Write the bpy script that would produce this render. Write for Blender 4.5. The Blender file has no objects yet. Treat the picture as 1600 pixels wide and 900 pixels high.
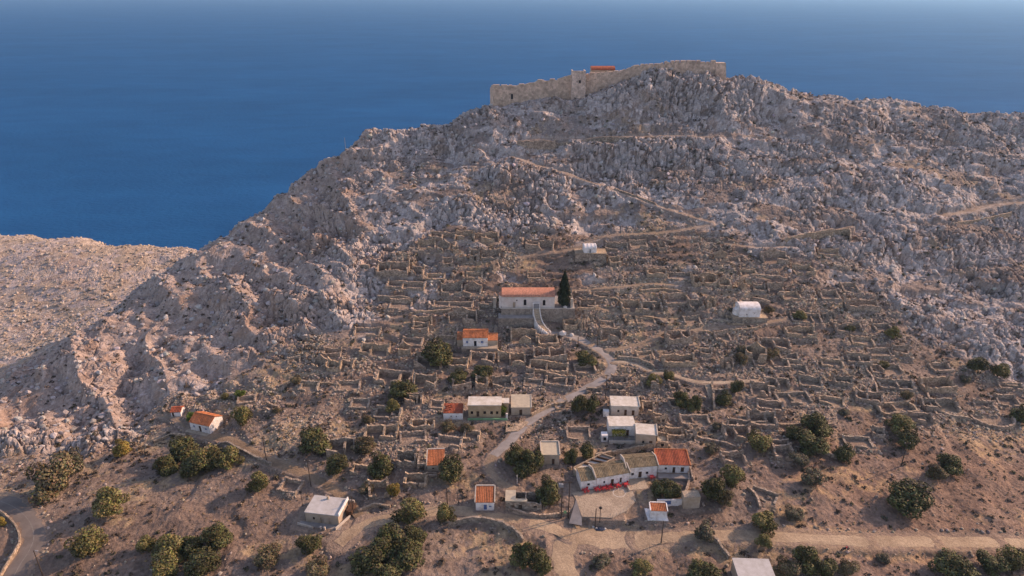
import bpy, bmesh, math, random
import numpy as np
from mathutils import Vector, Matrix

scene = bpy.context.scene
COL = scene.collection
R = math.radians

# ---------------------------------------------------------------- camera, sky, sun
CAM_Z = 280.0
PITCH = math.atan2(472.0, 1067.0)
cam_data = bpy.data.cameras.new('camera')
cam = bpy.data.objects.new('camera', cam_data)
COL.objects.link(cam)
cam.location = (0, 0, CAM_Z)
cam.rotation_euler = (math.pi / 2 - PITCH, 0, 0)
cam_data.sensor_width = 36.0
cam_data.lens = 36.0 * 1067.0 / 1600.0
cam_data.clip_start = 1.0
cam_data.clip_end = 120000.0
scene.camera = cam

SUN_EL = R(25.5)
SUN_AZ = R(66.0)                      # measured from +Y (the view) towards +X (the right)
sun_dir = Vector((math.cos(SUN_EL) * math.sin(SUN_AZ), math.cos(SUN_EL) * math.cos(SUN_AZ), math.sin(SUN_EL)))
world = bpy.data.worlds.new('World')
scene.world = world
world.use_nodes = True
wn = world.node_tree
wn.nodes.clear()
sky = wn.nodes.new('ShaderNodeTexSky')
sky.sky_type = 'NISHITA'
sky.sun_disc = False
sky.sun_elevation = SUN_EL
sky.sun_rotation = SUN_AZ
sky.altitude = 200.0
sky.air_density = 1.0
sky.dust_density = 1.2
sky.ozone_density = 1.5
bg = wn.nodes.new('ShaderNodeBackground')
bg.inputs['Strength'].default_value = 0.15
wo = wn.nodes.new('ShaderNodeOutputWorld')
wn.links.new(sky.outputs[0], bg.inputs[0])
wn.links.new(bg.outputs[0], wo.inputs[0])

sun_data = bpy.data.lights.new('sun', 'SUN')
sun_data.energy = 2.9
sun_data.angle = R(0.6)
sun_data.color = (1.0, 0.81, 0.62)
sun = bpy.data.objects.new('sun', sun_data)
COL.objects.link(sun)
sun.location = (300, 100, 500)
sun.rotation_euler = sun_dir.to_track_quat('Z', 'Y').to_euler()

scene.view_settings.view_transform = 'Standard'
scene.view_settings.look = 'None'
scene.view_settings.gamma = 1.0
scene.view_settings.exposure = 0.70
scene.view_settings.use_white_balance = True            # the camera's own daylight setting, on the warm side
scene.view_settings.white_balance_temperature = 8000
scene.view_settings.white_balance_tint = 28
scene.view_settings.use_curve_mapping = False
scene.render.engine = 'CYCLES'
scene.cycles.max_bounces = 5
scene.cycles.diffuse_bounces = 2
scene.cycles.glossy_bounces = 2
scene.cycles.transmission_bounces = 2
scene.cycles.transparent_max_bounces = 4
scene.cycles.volume_bounces = 0
scene.cycles.use_denoising = True
# ---------------------------------------------------------------- numeric noise
def hash2(ix, iy, seed):
    h = (ix.astype(np.int64) * 374761393 + iy.astype(np.int64) * 668265263 + seed * 974634777) & 0xffffffff
    h = ((h ^ (h >> 13)) * 1274126177) & 0xffffffff
    h = (h ^ (h >> 16)) & 0xffffffff
    h = (h * 2246822519) & 0xffffffff
    return ((h ^ (h >> 15)) & 0xffffff).astype(np.float64) / 16777216.0

def vnoise(x, y, seed):
    ix = np.floor(x); iy = np.floor(y)
    fx = x - ix; fy = y - iy
    u = fx * fx * fx * (fx * (fx * 6 - 15) + 10)
    v = fy * fy * fy * (fy * (fy * 6 - 15) + 10)
    a = hash2(ix, iy, seed); b = hash2(ix + 1, iy, seed)
    c = hash2(ix, iy + 1, seed); d = hash2(ix + 1, iy + 1, seed)
    return (a * (1 - u) + b * u) * (1 - v) + (c * (1 - u) + d * u) * v

def fbm(x, y, octaves, seed):                    # about -1 .. 1
    s = 0; a = 1.0; t = 0
    for o in range(octaves):
        s = s + a * (vnoise(x, y, seed + o * 17) * 2 - 1)
        t += a; a *= 0.5
        x = x * 2.03 + 11.3; y = y * 2.03 - 7.1
    return s / t * 1.6

def worley(x, y, seed):
    ix = np.floor(x); iy = np.floor(y)
    f1 = np.full(x.shape, 9.0); f2 = np.full(x.shape, 9.0)
    cr = np.zeros(x.shape); ox = np.zeros(x.shape); oy = np.zeros(x.shape)
    for i in (-1, 0, 1):
        for j in (-1, 0, 1):
            cx = ix + i; cy = iy + j
            px = cx + 0.1 + 0.8 * hash2(cx, cy, seed) - x
            py = cy + 0.1 + 0.8 * hash2(cx, cy, seed + 101) - y
            d = np.sqrt(px * px + py * py)
            near = d < f1
            f2 = np.where(near, f1, np.minimum(f2, d))
            cr = np.where(near, hash2(cx, cy, seed + 202), cr)
            ox = np.where(near, px, ox); oy = np.where(near, py, oy)
            f1 = np.where(near, d, f1)
    return f1, f2, cr, -ox, -oy

def sstep(a, b, x):
    t = np.clip((x - a) / (b - a), 0, 1)
    return t * t * (3 - 2 * t)

# ---------------------------------------------------------------- reading positions off the survey photograph
SP, CP = math.sin(PITCH), math.cos(PITCH)
FOC = 1067.0
def ray(u, v):
    a = (u - 800.0) / FOC; b = (v - 450.0) / FOC
    return a, CP - b * SP, -SP - b * CP
def on_level(u, v, z):
    dx, dy, dz = ray(u, v)
    t = (z - CAM_Z) / dz
    return dx * t, dy * t
def on_y(u, v, Y):
    dx, dy, dz = ray(u, v)
    t = Y / dy
    return dx * t, Y, CAM_Z + dz * t
def project(x, y, z):
    d = y * CP - (z - CAM_Z) * SP
    h = y * SP + (z - CAM_Z) * CP
    return 800 + FOC * x / d, 450 - FOC * h / d

# ---------------------------------------------------------------- shape of the land: survey points (u, v, distance)
PTS = []
crest = [(-150,690,172),(-60,645,186),(0,610,200),(67,567,214),(143,510,232),(207,460,250),(270,420,266),(323,387,280),(370,360,288),
         (405,330,296),(440,300,303),(465,274,308),(490,260,312),(520,243,318),(560,216,325),(620,207,329),
         (680,195,331),(720,180,333),(770,166,335),(840,150,336),(893,141,336),(950,127,337),(1000,117,338),(1042,108,339),
         (1090,110,340),(1137,117,340),(1160,121,341),(1195,127,342),(1235,135,343),(1300,143,344),(1360,153,345),(1400,160,346),
         (1450,168,346),(1500,173,347),(1560,174,348),(1620,174,348),(1750,178,346),(1900,190,340)]
CREST_ADJ = [0.0] * len(crest)
body = [ # lower valley floor and village
    (-150,900,116),(0,900,115.5),(200,900,114),(400,900,112.5),(600,900,112),(800,900,112),(1000,900,112.5),(1200,900,112.5),(1400,900,113),(1600,900,114),(1800,900,115),
    (-100,790,141),(0,780,141),(150,790,137),(300,790,135),(500,800,132),(700,800,131),(915,790,133),(1100,800,131),(1300,810,129),(1500,810,131),(1700,810,134),
    (0,700,167),(150,700,165),(300,700,161),(480,700,155),(700,700,153.5),(900,700,154),(1100,700,154.5),(1300,710,152),(1500,710,155),(1700,710,160),
    (80,640,186),(200,640,182),(320,640,176),(480,620,178),(650,610,180),(800,610,180),(950,610,180),(1100,610,180),(1300,610,181),(1450,600,187),(1600,600,190),
    (150,570,207),(250,560,207),(350,545,207),(450,530,207),(600,530,205),(750,530,205),(900,530,205),(1050,530,204),(1250,530,204),(1420,520,210),(1600,510,217),
    (240,500,231),(330,470,236),(420,460,231),(520,455,229),(650,450,229),(800,460,226),(950,450,228.5),(1100,450,228),(1250,450,228),(1400,440,235),(1600,430,245),
    (400,400,261),(480,390,256),(570,385,252),(680,370,255),(800,385,251),(950,385,251.5),(1100,375,254.5),(1250,370,256),(1400,360,262),(1600,350,275),
    (450,340,285),(540,310,284),(650,300,282),(800,300,281.5),(950,295,283),(1100,290,283.5),(1250,290,284.5),(1400,280,292),(1600,270,303),
    (530,260,306),(620,240,312),(720,220,312),(800,215,311),(900,215,311),(1000,200,313),(1100,190,316),(1200,190,318),(1350,200,318),(1480,210,323),(1600,210,328),
    (1750,600,192),(1800,430,248),(1800,270,303),(-150,780,146)]
far = [(-120,368,127),(0,372,127),(60,374,127),(150,381,128),(240,390,128),(300,394,128.5),(-120,450,121),(0,450,121),(100,450,122),(200,420,126),(250,405,127.5),(-120,530,113),(0,530,114),(90,500,117)]

def base_points():
    P = []
    for (u, v, Y), adj in zip(crest, CREST_ADJ):
        x, y, z = on_y(u, v, Y)
        z += adj
        P.append((x, y, z))
        k = x / y
        if u < 330:
            P.append((k * (y + 22) - 6, y + 22, z - 17 if u > 100 else z - 22))
        else:
            P.append((k * (y + 22), y + 22, z - 17))
            P.append((k * (y + 70), y + 70, z - 85 if u > 480 else max(z - 75, 112)))
    for u, v, Y in body:
        P.append(on_y(u, v, Y))
    for u, v, z in far:
        x, y = on_level(u, v, z)
        P.append((x, y, z))
        if v < 400:
            k = x / y
            P.append((k * (y + 16), y + 16, z - 5)); P.append((k * (y + 50), y + 50, z - 60))
    for x in (-420, -250, -100, 0, 120, 250, 420):
        P.append((x, 540, -8)); P.append((x, 640, -40))
    for x in (-220, -110, 0, 110, 220):
        P.append((x, 62, 156.5)); P.append((x, 5, 153))
    return np.array(P)

def rbf_fit(P, c=9.0):
    X = P[:, :2]
    D = np.sqrt(((X[:, None, :] - X[None, :, :]) ** 2).sum(-1) + c * c)
    n = len(P)
    A = np.zeros((n + 3, n + 3))
    A[:n, :n] = D + np.eye(n) * -0.15
    A[:n, n] = 1; A[:n, n + 1:] = X
    A[n, :n] = 1; A[n + 1:, :n] = X.T
    b = np.zeros(n + 3); b[:n] = P[:, 2]
    return X, np.linalg.solve(A, b), c

def rbf_eval(fit, x, y):
    X, w, c = fit
    n = len(X)
    z = w[n] + w[n + 1] * x + w[n + 2] * y
    for i in range(n):
        z = z + w[i] * np.sqrt((x - X[i, 0]) ** 2 + (y - X[i, 1]) ** 2 + c * c)
    return z
FIT = rbf_fit(base_points())
def base(x, y):
    return rbf_eval(FIT, np.asarray(x, float), np.asarray(y, float))
_TS = np.linspace(95, 620, 700)
def at(u, v):                                    # the point of the land seen at (u, v)
    dx, dy, dz = ray(u, v)
    ts = _TS
    z = base(dx * ts, dy * ts)
    g = CAM_Z + dz * ts - z
    i = int(np.argmax(g < 0))
    if g[i] >= 0: i = len(ts) - 1
    t0, t1 = ts[max(i - 1, 0)], ts[i]
    for _ in range(14):
        m = 0.5 * (t0 + t1)
        if CAM_Z + dz * m - float(base(dx * m, dy * m)) < 0: t1 = m
        else: t0 = m
    return Vector((dx * t1, dy * t1, CAM_Z + dz * t1))
# ---------------------------------------------------------------- materials (all procedural)
def new_mat(name):
    m = bpy.data.materials.new(name); m.use_nodes = True
    nt = m.node_tree
    b = nt.nodes['Principled BSDF']
    b.inputs['Roughness'].default_value = 0.9
    b.inputs['Specular IOR Level'].default_value = 0.2
    return m, nt, b
def N(nt, t, **kw):
    n = nt.nodes.new('ShaderNode' + t)
    for k, v in kw.items():
        if k.startswith('i_'): n.inputs[k[2:].replace('_', ' ')].default_value = v
        else: setattr(n, k, v)
    return n
def ramp(nt, fac, stops):
    r = nt.nodes.new('ShaderNodeValToRGB')
    e = r.color_ramp.elements
    while len(e) < len(stops): e.new(0.5)
    for q, (p, c) in zip(e, stops):
        q.position = p; q.color = (*c, 1)
    nt.links.new(fac, r.inputs[0])
    return r.outputs[0]
def scl(c, k): return tuple(min(1, a * k) for a in c)
def mixc(nt, fac, a, b, mode='MIX'):
    n = nt.nodes.new('ShaderNodeMix'); n.data_type = 'RGBA'; n.blend_type = mode
    for s, v in ((0, fac), (6, a), (7, b)):
        if hasattr(v, 'links'): nt.links.new(v, n.inputs[s])
        else: n.inputs[s].default_value = v if s == 0 else (*v, 1)
    return n.outputs[2]
def coords(nt, kind='Object'):
    return nt.nodes.new('ShaderNodeTexCoord').outputs[kind]
def bump(nt, b, h, dist, strength=1.0):
    n = N(nt, 'Bump'); n.inputs['Strength'].default_value = strength; n.inputs['Distance'].default_value = dist
    nt.links.new(h, n.inputs['Height']); nt.links.new(n.outputs[0], b.inputs['Normal'])

def mat_stone(name, c, scale=2.4, spread=0.45, bd=0.12):
    m, nt, b = new_mat(name)
    co = coords(nt)
    v = N(nt, 'TexVoronoi', i_Scale=scale); nt.links.new(co, v.inputs['Vector'])
    n = N(nt, 'TexNoise', i_Scale=0.5, i_Detail=5.0); nt.links.new(co, n.inputs['Vector'])
    sep = N(nt, 'SeparateColor'); nt.links.new(v.outputs['Color'], sep.inputs[0])
    a = ramp(nt, sep.outputs[0], [(0, scl(c, 1 - spread)), (0.5, c), (1, scl(c, 1 + spread))])
    d = ramp(nt, n.outputs[0], [(0.3, (0.72, 0.68, 0.64)), (0.65, (1.1, 1.06, 1.0))])
    nt.links.new(mixc(nt, 1.0, a, d, 'MULTIPLY'), b.inputs['Base Color'])
    e = N(nt, 'TexVoronoi', feature='DISTANCE_TO_EDGE', i_Scale=scale); nt.links.new(co, e.inputs['Vector'])
    r = ramp(nt, e.outputs[0], [(0, (0, 0, 0)), (0.12, (1, 1, 1))])
    bump(nt, b, r, bd)
    return m
def mat_plaster(name, c, stain=(0.75, 0.7, 0.62), scale=0.5, lo=0.32, hi=0.62):
    m, nt, b = new_mat(name)
    co = coords(nt)
    n = N(nt, 'TexNoise', i_Scale=scale, i_Detail=7.0, i_Roughness=0.65); nt.links.new(co, n.inputs['Vector'])
    d = ramp(nt, n.outputs[0], [(lo, stain), (hi, (1, 1, 1))])
    nt.links.new(mixc(nt, 1.0, c, d, 'MULTIPLY'), b.inputs['Base Color'])
    f = N(nt, 'TexNoise', i_Scale=6.0, i_Detail=4.0); nt.links.new(co, f.inputs['Vector'])
    bump(nt, b, f.outputs[0], 0.03)
    return m
def mat_tile(name, c, dark=0.6):
    m, nt, b = new_mat(name)
    co = coords(nt)
    w = N(nt, 'TexWave', wave_type='BANDS', bands_direction='X', i_Scale=1.6, i_Distortion=0.15); nt.links.new(co, w.inputs['Vector'])
    n = N(nt, 'TexNoise', i_Scale=1.1, i_Detail=6.0, i_Roughness=0.7); nt.links.new(co, n.inputs['Vector'])
    k = N(nt, 'TexVoronoi', i_Scale=3.2); nt.links.new(co, k.inputs['Vector'])
    sep = N(nt, 'SeparateColor'); nt.links.new(k.outputs['Color'], sep.inputs[0])
    a = ramp(nt, sep.outputs[0], [(0, scl(c, 0.78)), (1, scl(c, 1.18))])
    d = ramp(nt, n.outputs[0], [(0.3, (dark, dark * 0.95, dark * 0.9)), (0.6, (1, 1, 1))])
    nt.links.new(mixc(nt, 1.0, a, d, 'MULTIPLY'), b.inputs['Base Color'])
    bump(nt, b, w.outputs[0], 0.08)
    return m
def mat_plain(name, c, rough=0.7, var=0.2, scale=2.0):
    m, nt, b = new_mat(name)
    b.inputs['Roughness'].default_value = rough
    n = N(nt, 'TexNoise', i_Scale=scale, i_Detail=5.0); nt.links.new(coords(nt), n.inputs['Vector'])
    nt.links.new(ramp(nt, n.outputs[0], [(0.3, scl(c, 1 - var)), (0.7, scl(c, 1 + var))]), b.inputs['Base Color'])
    return m
def mat_attr(name, mul=1.0, rough=0.95, nscale=1.5, lo=0.75, hi=1.2, bd=0.0, trans=0.0):
    m, nt, b = new_mat(name)
    b.inputs['Roughness'].default_value = rough
    a = N(nt, 'Attribute', attribute_name='Col')
    n = N(nt, 'TexNoise', i_Scale=nscale, i_Detail=8.0, i_Roughness=0.7)
    g = N(nt, 'NewGeometry'); nt.links.new(g.outputs['Position'], n.inputs['Vector'])
    d = ramp(nt, n.outputs[0], [(0.3, (lo * mul, lo * mul, lo * mul)), (0.7, (hi * mul, hi * mul, hi * mul))])
    nt.links.new(mixc(nt, 1.0, a.outputs['Color'], d, 'MULTIPLY'), b.inputs['Base Color'])
    if bd: bump(nt, b, n.outputs[0], bd)
    return m
M = {}
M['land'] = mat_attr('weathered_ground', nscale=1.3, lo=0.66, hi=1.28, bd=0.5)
M['rocks'] = mat_attr('loose_stone', nscale=2.0, lo=0.75, hi=1.2, bd=0.2)
M['leaf'] = mat_attr('leaves', nscale=0.6, lo=0.7, hi=1.3, rough=0.7)
M['scrub'] = mat_attr('dry_scrub', nscale=0.6, lo=0.7, hi=1.25)
M['bark'] = mat_plain('bark', (0.10, 0.075, 0.055), 0.95, 0.4, 4)
M['ruin'] = mat_stone('ruin_stone', (0.425, 0.34, 0.278), 2.2, 0.38)
M['ruin_grey'] = mat_stone('grey_ruin_stone', (0.36, 0.307, 0.26), 2.2, 0.38)
M['ruin_tan'] = mat_stone('tan_ruin_stone', (0.47, 0.368, 0.28), 2.2, 0.36)
M['castle'] = mat_stone('castle_stone', (0.60, 0.45, 0.36), 1.0, 0.2, 0.1)
M['castle_tower'] = mat_stone('castle_stone_lighter', (0.68, 0.53, 0.45), 1.2, 0.2, 0.12)  # the castle stone in a lighter tone, used on the tower only
M['heap'] = mat_stone('fallen_stone', (0.36, 0.29, 0.24), 2.6, 0.5, 0.35)
M['retain'] = mat_stone('terrace_stone', (0.33, 0.28, 0.245), 2.0, 0.25, 0.1)
M['white'] = mat_plaster('whitewash', (0.80, 0.77, 0.745), (0.70, 0.65, 0.60), 0.8, 0.34, 0.56)
M['cream'] = mat_plaster('cream_plaster', (0.56, 0.50, 0.44))
M['church_wall'] = mat_plaster('pale_church_plaster', (0.70, 0.62, 0.57), (0.8, 0.76, 0.72))
M['ochre'] = mat_plaster('ochre_plaster', (0.48, 0.345, 0.225))
M['beige'] = mat_plaster('beige_plaster', (0.46, 0.37, 0.29))
M['green'] = mat_plaster('green_paint', (0.20, 0.40, 0.22))
M['tile_orange'] = mat_tile('orange_tile', (0.56, 0.21, 0.10), 0.62)
M['tile_red'] = mat_tile('red_tile', (0.47, 0.135, 0.075), 0.62)
M['tile_coral'] = mat_tile('coral_tile', (0.66, 0.30, 0.205), 0.75)
M['tile_tan'] = mat_tile('tan_tile', (0.37, 0.285, 0.18), 0.58)
M['slab_white'] = mat_plaster('white_roof_slab', (0.66, 0.62, 0.56), (0.72, 0.68, 0.6), 0.6)
M['slab_grey'] = mat_plaster('grey_roof_slab', (0.50, 0.49, 0.48), (0.78, 0.76, 0.72), 0.6)
M['slab_yellow'] = mat_plaster('lichen_roof_slab', (0.52, 0.45, 0.33), (0.75, 0.75, 0.8), 0.7)
M['concrete'] = mat_plaster('concrete', (0.46, 0.40, 0.33), (0.7, 0.66, 0.6), 0.35)
M['concrete_grey'] = mat_plaster('grey_concrete', (0.34, 0.31, 0.29), (0.7, 0.68, 0.66), 0.35)
def mat_dirt(name, c):
    m, nt, b = new_mat(name); co = coords(nt)
    a = N(nt, 'TexNoise', i_Scale=0.16, i_Detail=6.0, i_Roughness=0.7); nt.links.new(co, a.inputs['Vector'])
    k = N(nt, 'TexNoise', i_Scale=1.7, i_Detail=8.0, i_Roughness=0.75); nt.links.new(co, k.inputs['Vector'])
    p = mixc(nt, 1.0, c, ramp(nt, a.outputs[0], [(0.34, (0.68, 0.64, 0.60)), (0.62, (1.08, 1.05, 1.0))]), 'MULTIPLY')
    nt.links.new(mixc(nt, 1.0, p, ramp(nt, k.outputs[0], [(0.32, (0.72, 0.70, 0.68)), (0.68, (1.15, 1.13, 1.1))]), 'MULTIPLY'), b.inputs['Base Color'])
    bump(nt, b, k.outputs[0], 0.25)
    return m
M['dirt'] = mat_plaster('packed_dirt', (0.40, 0.29, 0.19), (0.66, 0.62, 0.58), 0.3)
M['dirt_dark'] = mat_plaster('brown_dirt', (0.27, 0.20, 0.14), (0.66, 0.62, 0.58), 0.3)
M['path'] = mat_plaster('worn_path', (0.35, 0.27, 0.205), (0.62, 0.58, 0.55), 0.6)
M['dirt'] = mat_dirt('packed_dirt', (0.46, 0.36, 0.265))
M['dirt_dark'] = mat_dirt('brown_dirt', (0.29, 0.22, 0.16))
M['path'] = mat_dirt('worn_path', (0.36, 0.28, 0.21))
M['concrete'] = mat_dirt('worn_concrete', (0.47, 0.395, 0.32))
M['asphalt'] = mat_plaster('asphalt', (0.20, 0.17, 0.15), (0.7, 0.7, 0.7), 0.3)
M['line'] = mat_plaster('worn_road_paint', (0.25, 0.23, 0.21), (0.7, 0.66, 0.62), 1.5)
M['wood'] = mat_plain('brown_wood', (0.10, 0.055, 0.035), 0.7, 0.3)
M['pole'] = mat_plain('pole_wood', (0.07, 0.05, 0.04), 0.9, 0.3)
M['dark'] = mat_plain('dark_glass', (0.02, 0.022, 0.027), 0.25, 0.2)
M['blue'] = mat_plain('blue_paint', (0.09, 0.17, 0.36), 0.6, 0.15)
M['red'] = mat_plain('red_plastic', (0.55, 0.05, 0.055), 0.5, 0.1)
M['metal'] = mat_plain('grey_metal', (0.25, 0.25, 0.26), 0.5, 0.15)
M['black'] = mat_plain('black_paint', (0.02, 0.02, 0.02), 0.4, 0.2)
M['bark_rust'] = mat_plain('rusty_brown', (0.22, 0.09, 0.05), 0.9, 0.3)

# ---------------------------------------------------------------- mesh builder
class MB:
    def __init__(s): s.v = []; s.f = []
    def add(s, vs, fs):
        o = len(s.v); s.v += [tuple(p) for p in vs]; s.f += [tuple(i + o for i in f) for f in fs]
    def hexa(s, p):            # p: 4 bottom (ccw from above) + 4 top
        s.add(p, [(3, 2, 1, 0), (4, 5, 6, 7), (0, 1, 5, 4), (1, 2, 6, 5), (2, 3, 7, 6), (3, 0, 4, 7)])
    def box(s, x0, x1, y0, y1, z0, z1):
        s.hexa([(x0, y0, z0), (x1, y0, z0), (x1, y1, z0), (x0, y1, z0), (x0, y0, z1), (x1, y0, z1), (x1, y1, z1), (x0, y1, z1)])
    def prism(s, poly, z0, z1):   # poly ccw; z1 number
        n = len(poly)
        s.add([(x, y, z0) for x, y in poly] + [(x, y, z1) for x, y in poly],
              [tuple(range(n - 1, -1, -1)), tuple(range(n, 2 * n))] + [(i, (i + 1) % n, n + (i + 1) % n, n + i) for i in range(n)])
    def tube(s, pts, rad, n=6):
        rings = []
        pts = [Vector(p) for p in pts]
        for i, p in enumerate(pts):
            d = (pts[min(i + 1, len(pts) - 1)] - pts[max(i - 1, 0)]).normalized()
            a = d.orthogonal().normalized(); b = d.cross(a)
            r = rad[i] if isinstance(rad, (list, tuple)) else rad
            rings.append([p + (a * math.cos(k * 2 * math.pi / n) + b * math.sin(k * 2 * math.pi / n)) * r for k in range(n)])
        fs = []
        for i in range(len(rings) - 1):
            for k in range(n):
                fs.append((i * n + k, i * n + (k + 1) % n, (i + 1) * n + (k + 1) % n, (i + 1) * n + k))
        fs.append(tuple(range(n - 1, -1, -1))); fs.append(tuple((len(rings) - 1) * n + k for k in range(n)))
        s.add([q for r_ in rings for q in r_], fs)
    def wall(s, a, b, th, tops, z0, openings=()):
        """upright wall from a to b (its centre line), tops = [(distance, z)], openings = [(s0, s1, za, zb)]"""
        ax, ay = a; L = math.hypot(b[0] - ax, b[1] - ay)
        dx, dy = (b[0] - ax) / L, (b[1] - ay) / L
        nx, ny = -dy * th / 2, dx * th / 2
        ss = sorted({0.0, L} | {q for q, _ in tops if 0 < q < L} | {q for o in openings for q in o[:2]})
        def top(q):
            pr = tops[0]
            for t in tops:
                if q <= t[0]:
                    if t[0] == pr[0]: return t[1]
                    return pr[1] + (t[1] - pr[1]) * (q - pr[0]) / (t[0] - pr[0])
                pr = t
            return tops[-1][1]
        def P(q, side, z): return (ax + dx * q + nx * side, ay + dy * q + ny * side, z)
        def quad(*p): s.add(p, [(0, 1, 2, 3)])
        for q0, q1 in zip(ss[:-1], ss[1:]):
            if q1 - q0 < 1e-6: continue
            m = 0.5 * (q0 + q1); t0, t1 = top(q0), top(q1)
            op = next((o for o in openings if o[0] - 1e-6 < m < o[1] + 1e-6), None)
            spans = [(z0, z0, t0, t1)] if not op else [(z0, z0, op[2], op[2]), (op[3], op[3], t0, t1)]
            for k, (c0, c1, e0, e1) in enumerate(spans):
                if e0 - c0 < 0.01 and e1 - c1 < 0.01: continue
                quad(P(q0, -1, c0), P(q1, -1, c1), P(q1, -1, e1), P(q0, -1, e0))
                quad(P(q1, 1, c1), P(q0, 1, c0), P(q0, 1, e0), P(q1, 1, e1))
                quad(P(q0, -1, e0), P(q1, -1, e1), P(q1, 1, e1), P(q0, 1, e0))
                if k == 1: quad(P(q0, 1, c0), P(q1, 1, c1), P(q1, -1, c1), P(q0, -1, c0))
            if op:
                quad(P(q0, -1, op[2]), P(q0, -1, op[3]), P(q0, 1, op[3]), P(q0, 1, op[2]))
                quad(P(q1, 1, op[2]), P(q1, 1, op[3]), P(q1, -1, op[3]), P(q1, -1, op[2]))
        quad(P(0, 1, z0), P(0, -1, z0), P(0, -1, top(0)), P(0, 1, top(0)))
        quad(P(L, -1, z0), P(L, 1, z0), P(L, 1, top(L)), P(L, -1, top(L)))
    def build(s, name, mat, parent=None, colors=None):
        me = bpy.data.meshes.new(name)
        me.from_pydata(s.v, [], s.f)
        me.materials.append(M[mat] if isinstance(mat, str) else mat)
        o = bpy.data.objects.new(name, me); COL.objects.link(o)
        if parent: o.parent = parent
        return o
def big_mesh(name, verts, faces, mat, cols=None, smooth=False):
    """numpy verts (n,3), faces (m,k)"""
    me = bpy.data.meshes.new(name)
    n, (m, k) = len(verts), faces.shape
    me.vertices.add(n); me.vertices.foreach_set('co', np.ascontiguousarray(verts, dtype=np.float32).ravel())
    me.loops.add(m * k); me.loops.foreach_set('vertex_index', np.ascontiguousarray(faces, dtype=np.int32).ravel())
    me.polygons.add(m); me.polygons.foreach_set('loop_start', np.arange(m, dtype=np.int32) * k)
    me.polygons.foreach_set('use_smooth', np.full(m, smooth))
    if cols is not None:
        at_ = me.attributes.new('Col', 'FLOAT_COLOR', 'POINT')
        c4 = np.ones((n, 4), np.float32); c4[:, :3] = cols
        at_.data.foreach_set('color', c4.ravel())
    me.update(calc_edges=True)
    me.materials.append(M[mat])
    o = bpy.data.objects.new(name, me); COL.objects.link(o)
    return o
def empty(name, loc, rz=0.0):
    o = bpy.data.objects.new(name, None); COL.objects.link(o)
    o.empty_display_size = 1.0
    o.location = loc; o.rotation_euler = (0, 0, rz)
    return o
def tag(o, label=None, cat=None, group=None, kind=None):
    if label: o['label'] = label
    if cat:
        if kind is None: o['kind'] = 'thing'
        o['category'] = cat
    if group: o['group'] = group
    if kind: o['kind'] = kind
    return o
# ---------------------------------------------------------------- layout: levelled pads, paths, ground height
PADS = []        # cx, cy, ax, ay, half width, half depth, level, margin, weight
PATHS = []       # arrays of x, y, z with half width, margin
def mpp(p):      # metres covered by one pixel of the survey photograph at point p
    return (p.y * CP - (p.z - CAM_Z) * SP) / FOC
def depress(p):
    return math.atan2(CAM_Z - p.z, math.hypot(p.x, p.y))
class Frame:     # the footprint of a building, from the two ends of its front wall
    def __init__(s, u1, v1, u2, v2, depth=None, dv=None, level=None, margin=1.0, grow=0.4, weight=1.0, pad=True):
        g = at((u1 + u2) / 2, (v1 + v2) / 2)
        s.z = g.z if level is None else level
        x1, y1 = on_level(u1, v1, s.z); x2, y2 = on_level(u2, v2, s.z)
        s.mid = Vector(((x1 + x2) / 2, (y1 + y2) / 2, s.z))
        s.k = mpp(s.mid); s.dep = depress(s.mid)
        s.w = math.hypot(x2 - x1, y2 - y1)
        s.rz = math.atan2(y2 - y1, x2 - x1)
        s.d = depth if depth else dv * s.k / math.sin(s.dep)
        s.ax = Vector((math.cos(s.rz), math.sin(s.rz), 0)); s.ay = Vector((-s.ax.y, s.ax.x, 0))
        s.c = s.mid + s.ay * (s.d / 2)
        s.uv = ((u1 + u2) / 2, (v1 + v2) / 2 - 6)
        if pad: PADS.append((s.c.x, s.c.y, s.ax.x, s.ax.y, s.w / 2 + grow, s.d / 2 + grow, s.z, margin, weight))
    def h(s, px): return px * s.k / math.cos(s.dep)

def smooth_line(pts, step=1.0):
    P = [Vector(p) for p in pts]
    P = [P[0] * 2 - P[1]] + P + [P[-1] * 2 - P[-2]]
    out = []
    for i in range(1, len(P) - 2):
        n = max(1, int((P[i + 1] - P[i]).length / step))
        for k in range(n):
            t = k / n
            out.append(0.5 * ((2 * P[i]) + (P[i + 1] - P[i - 1]) * t + (2 * P[i - 1] - 5 * P[i] + 4 * P[i + 1] - P[i + 2]) * t * t
                              + (3 * P[i] - P[i - 1] - 3 * P[i + 1] + P[i + 2]) * t ** 3))
    out.append(P[-2])
    return out
def add_path(px, width, margin=1.6, step=1.3, blend=9):
    pts = smooth_line([at(u, v) for u, v in px], step)
    z = base(np.array([p.x for p in pts]), np.array([p.y for p in pts]))
    for _ in range(blend):
        z[1:-1] = 0.25 * z[:-2] + 0.5 * z[1:-1] + 0.25 * z[2:]
    A = np.array([(p.x, p.y, q) for p, q in zip(pts, z)])
    PATHS.append((A, width / 2, margin))
    return A

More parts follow.
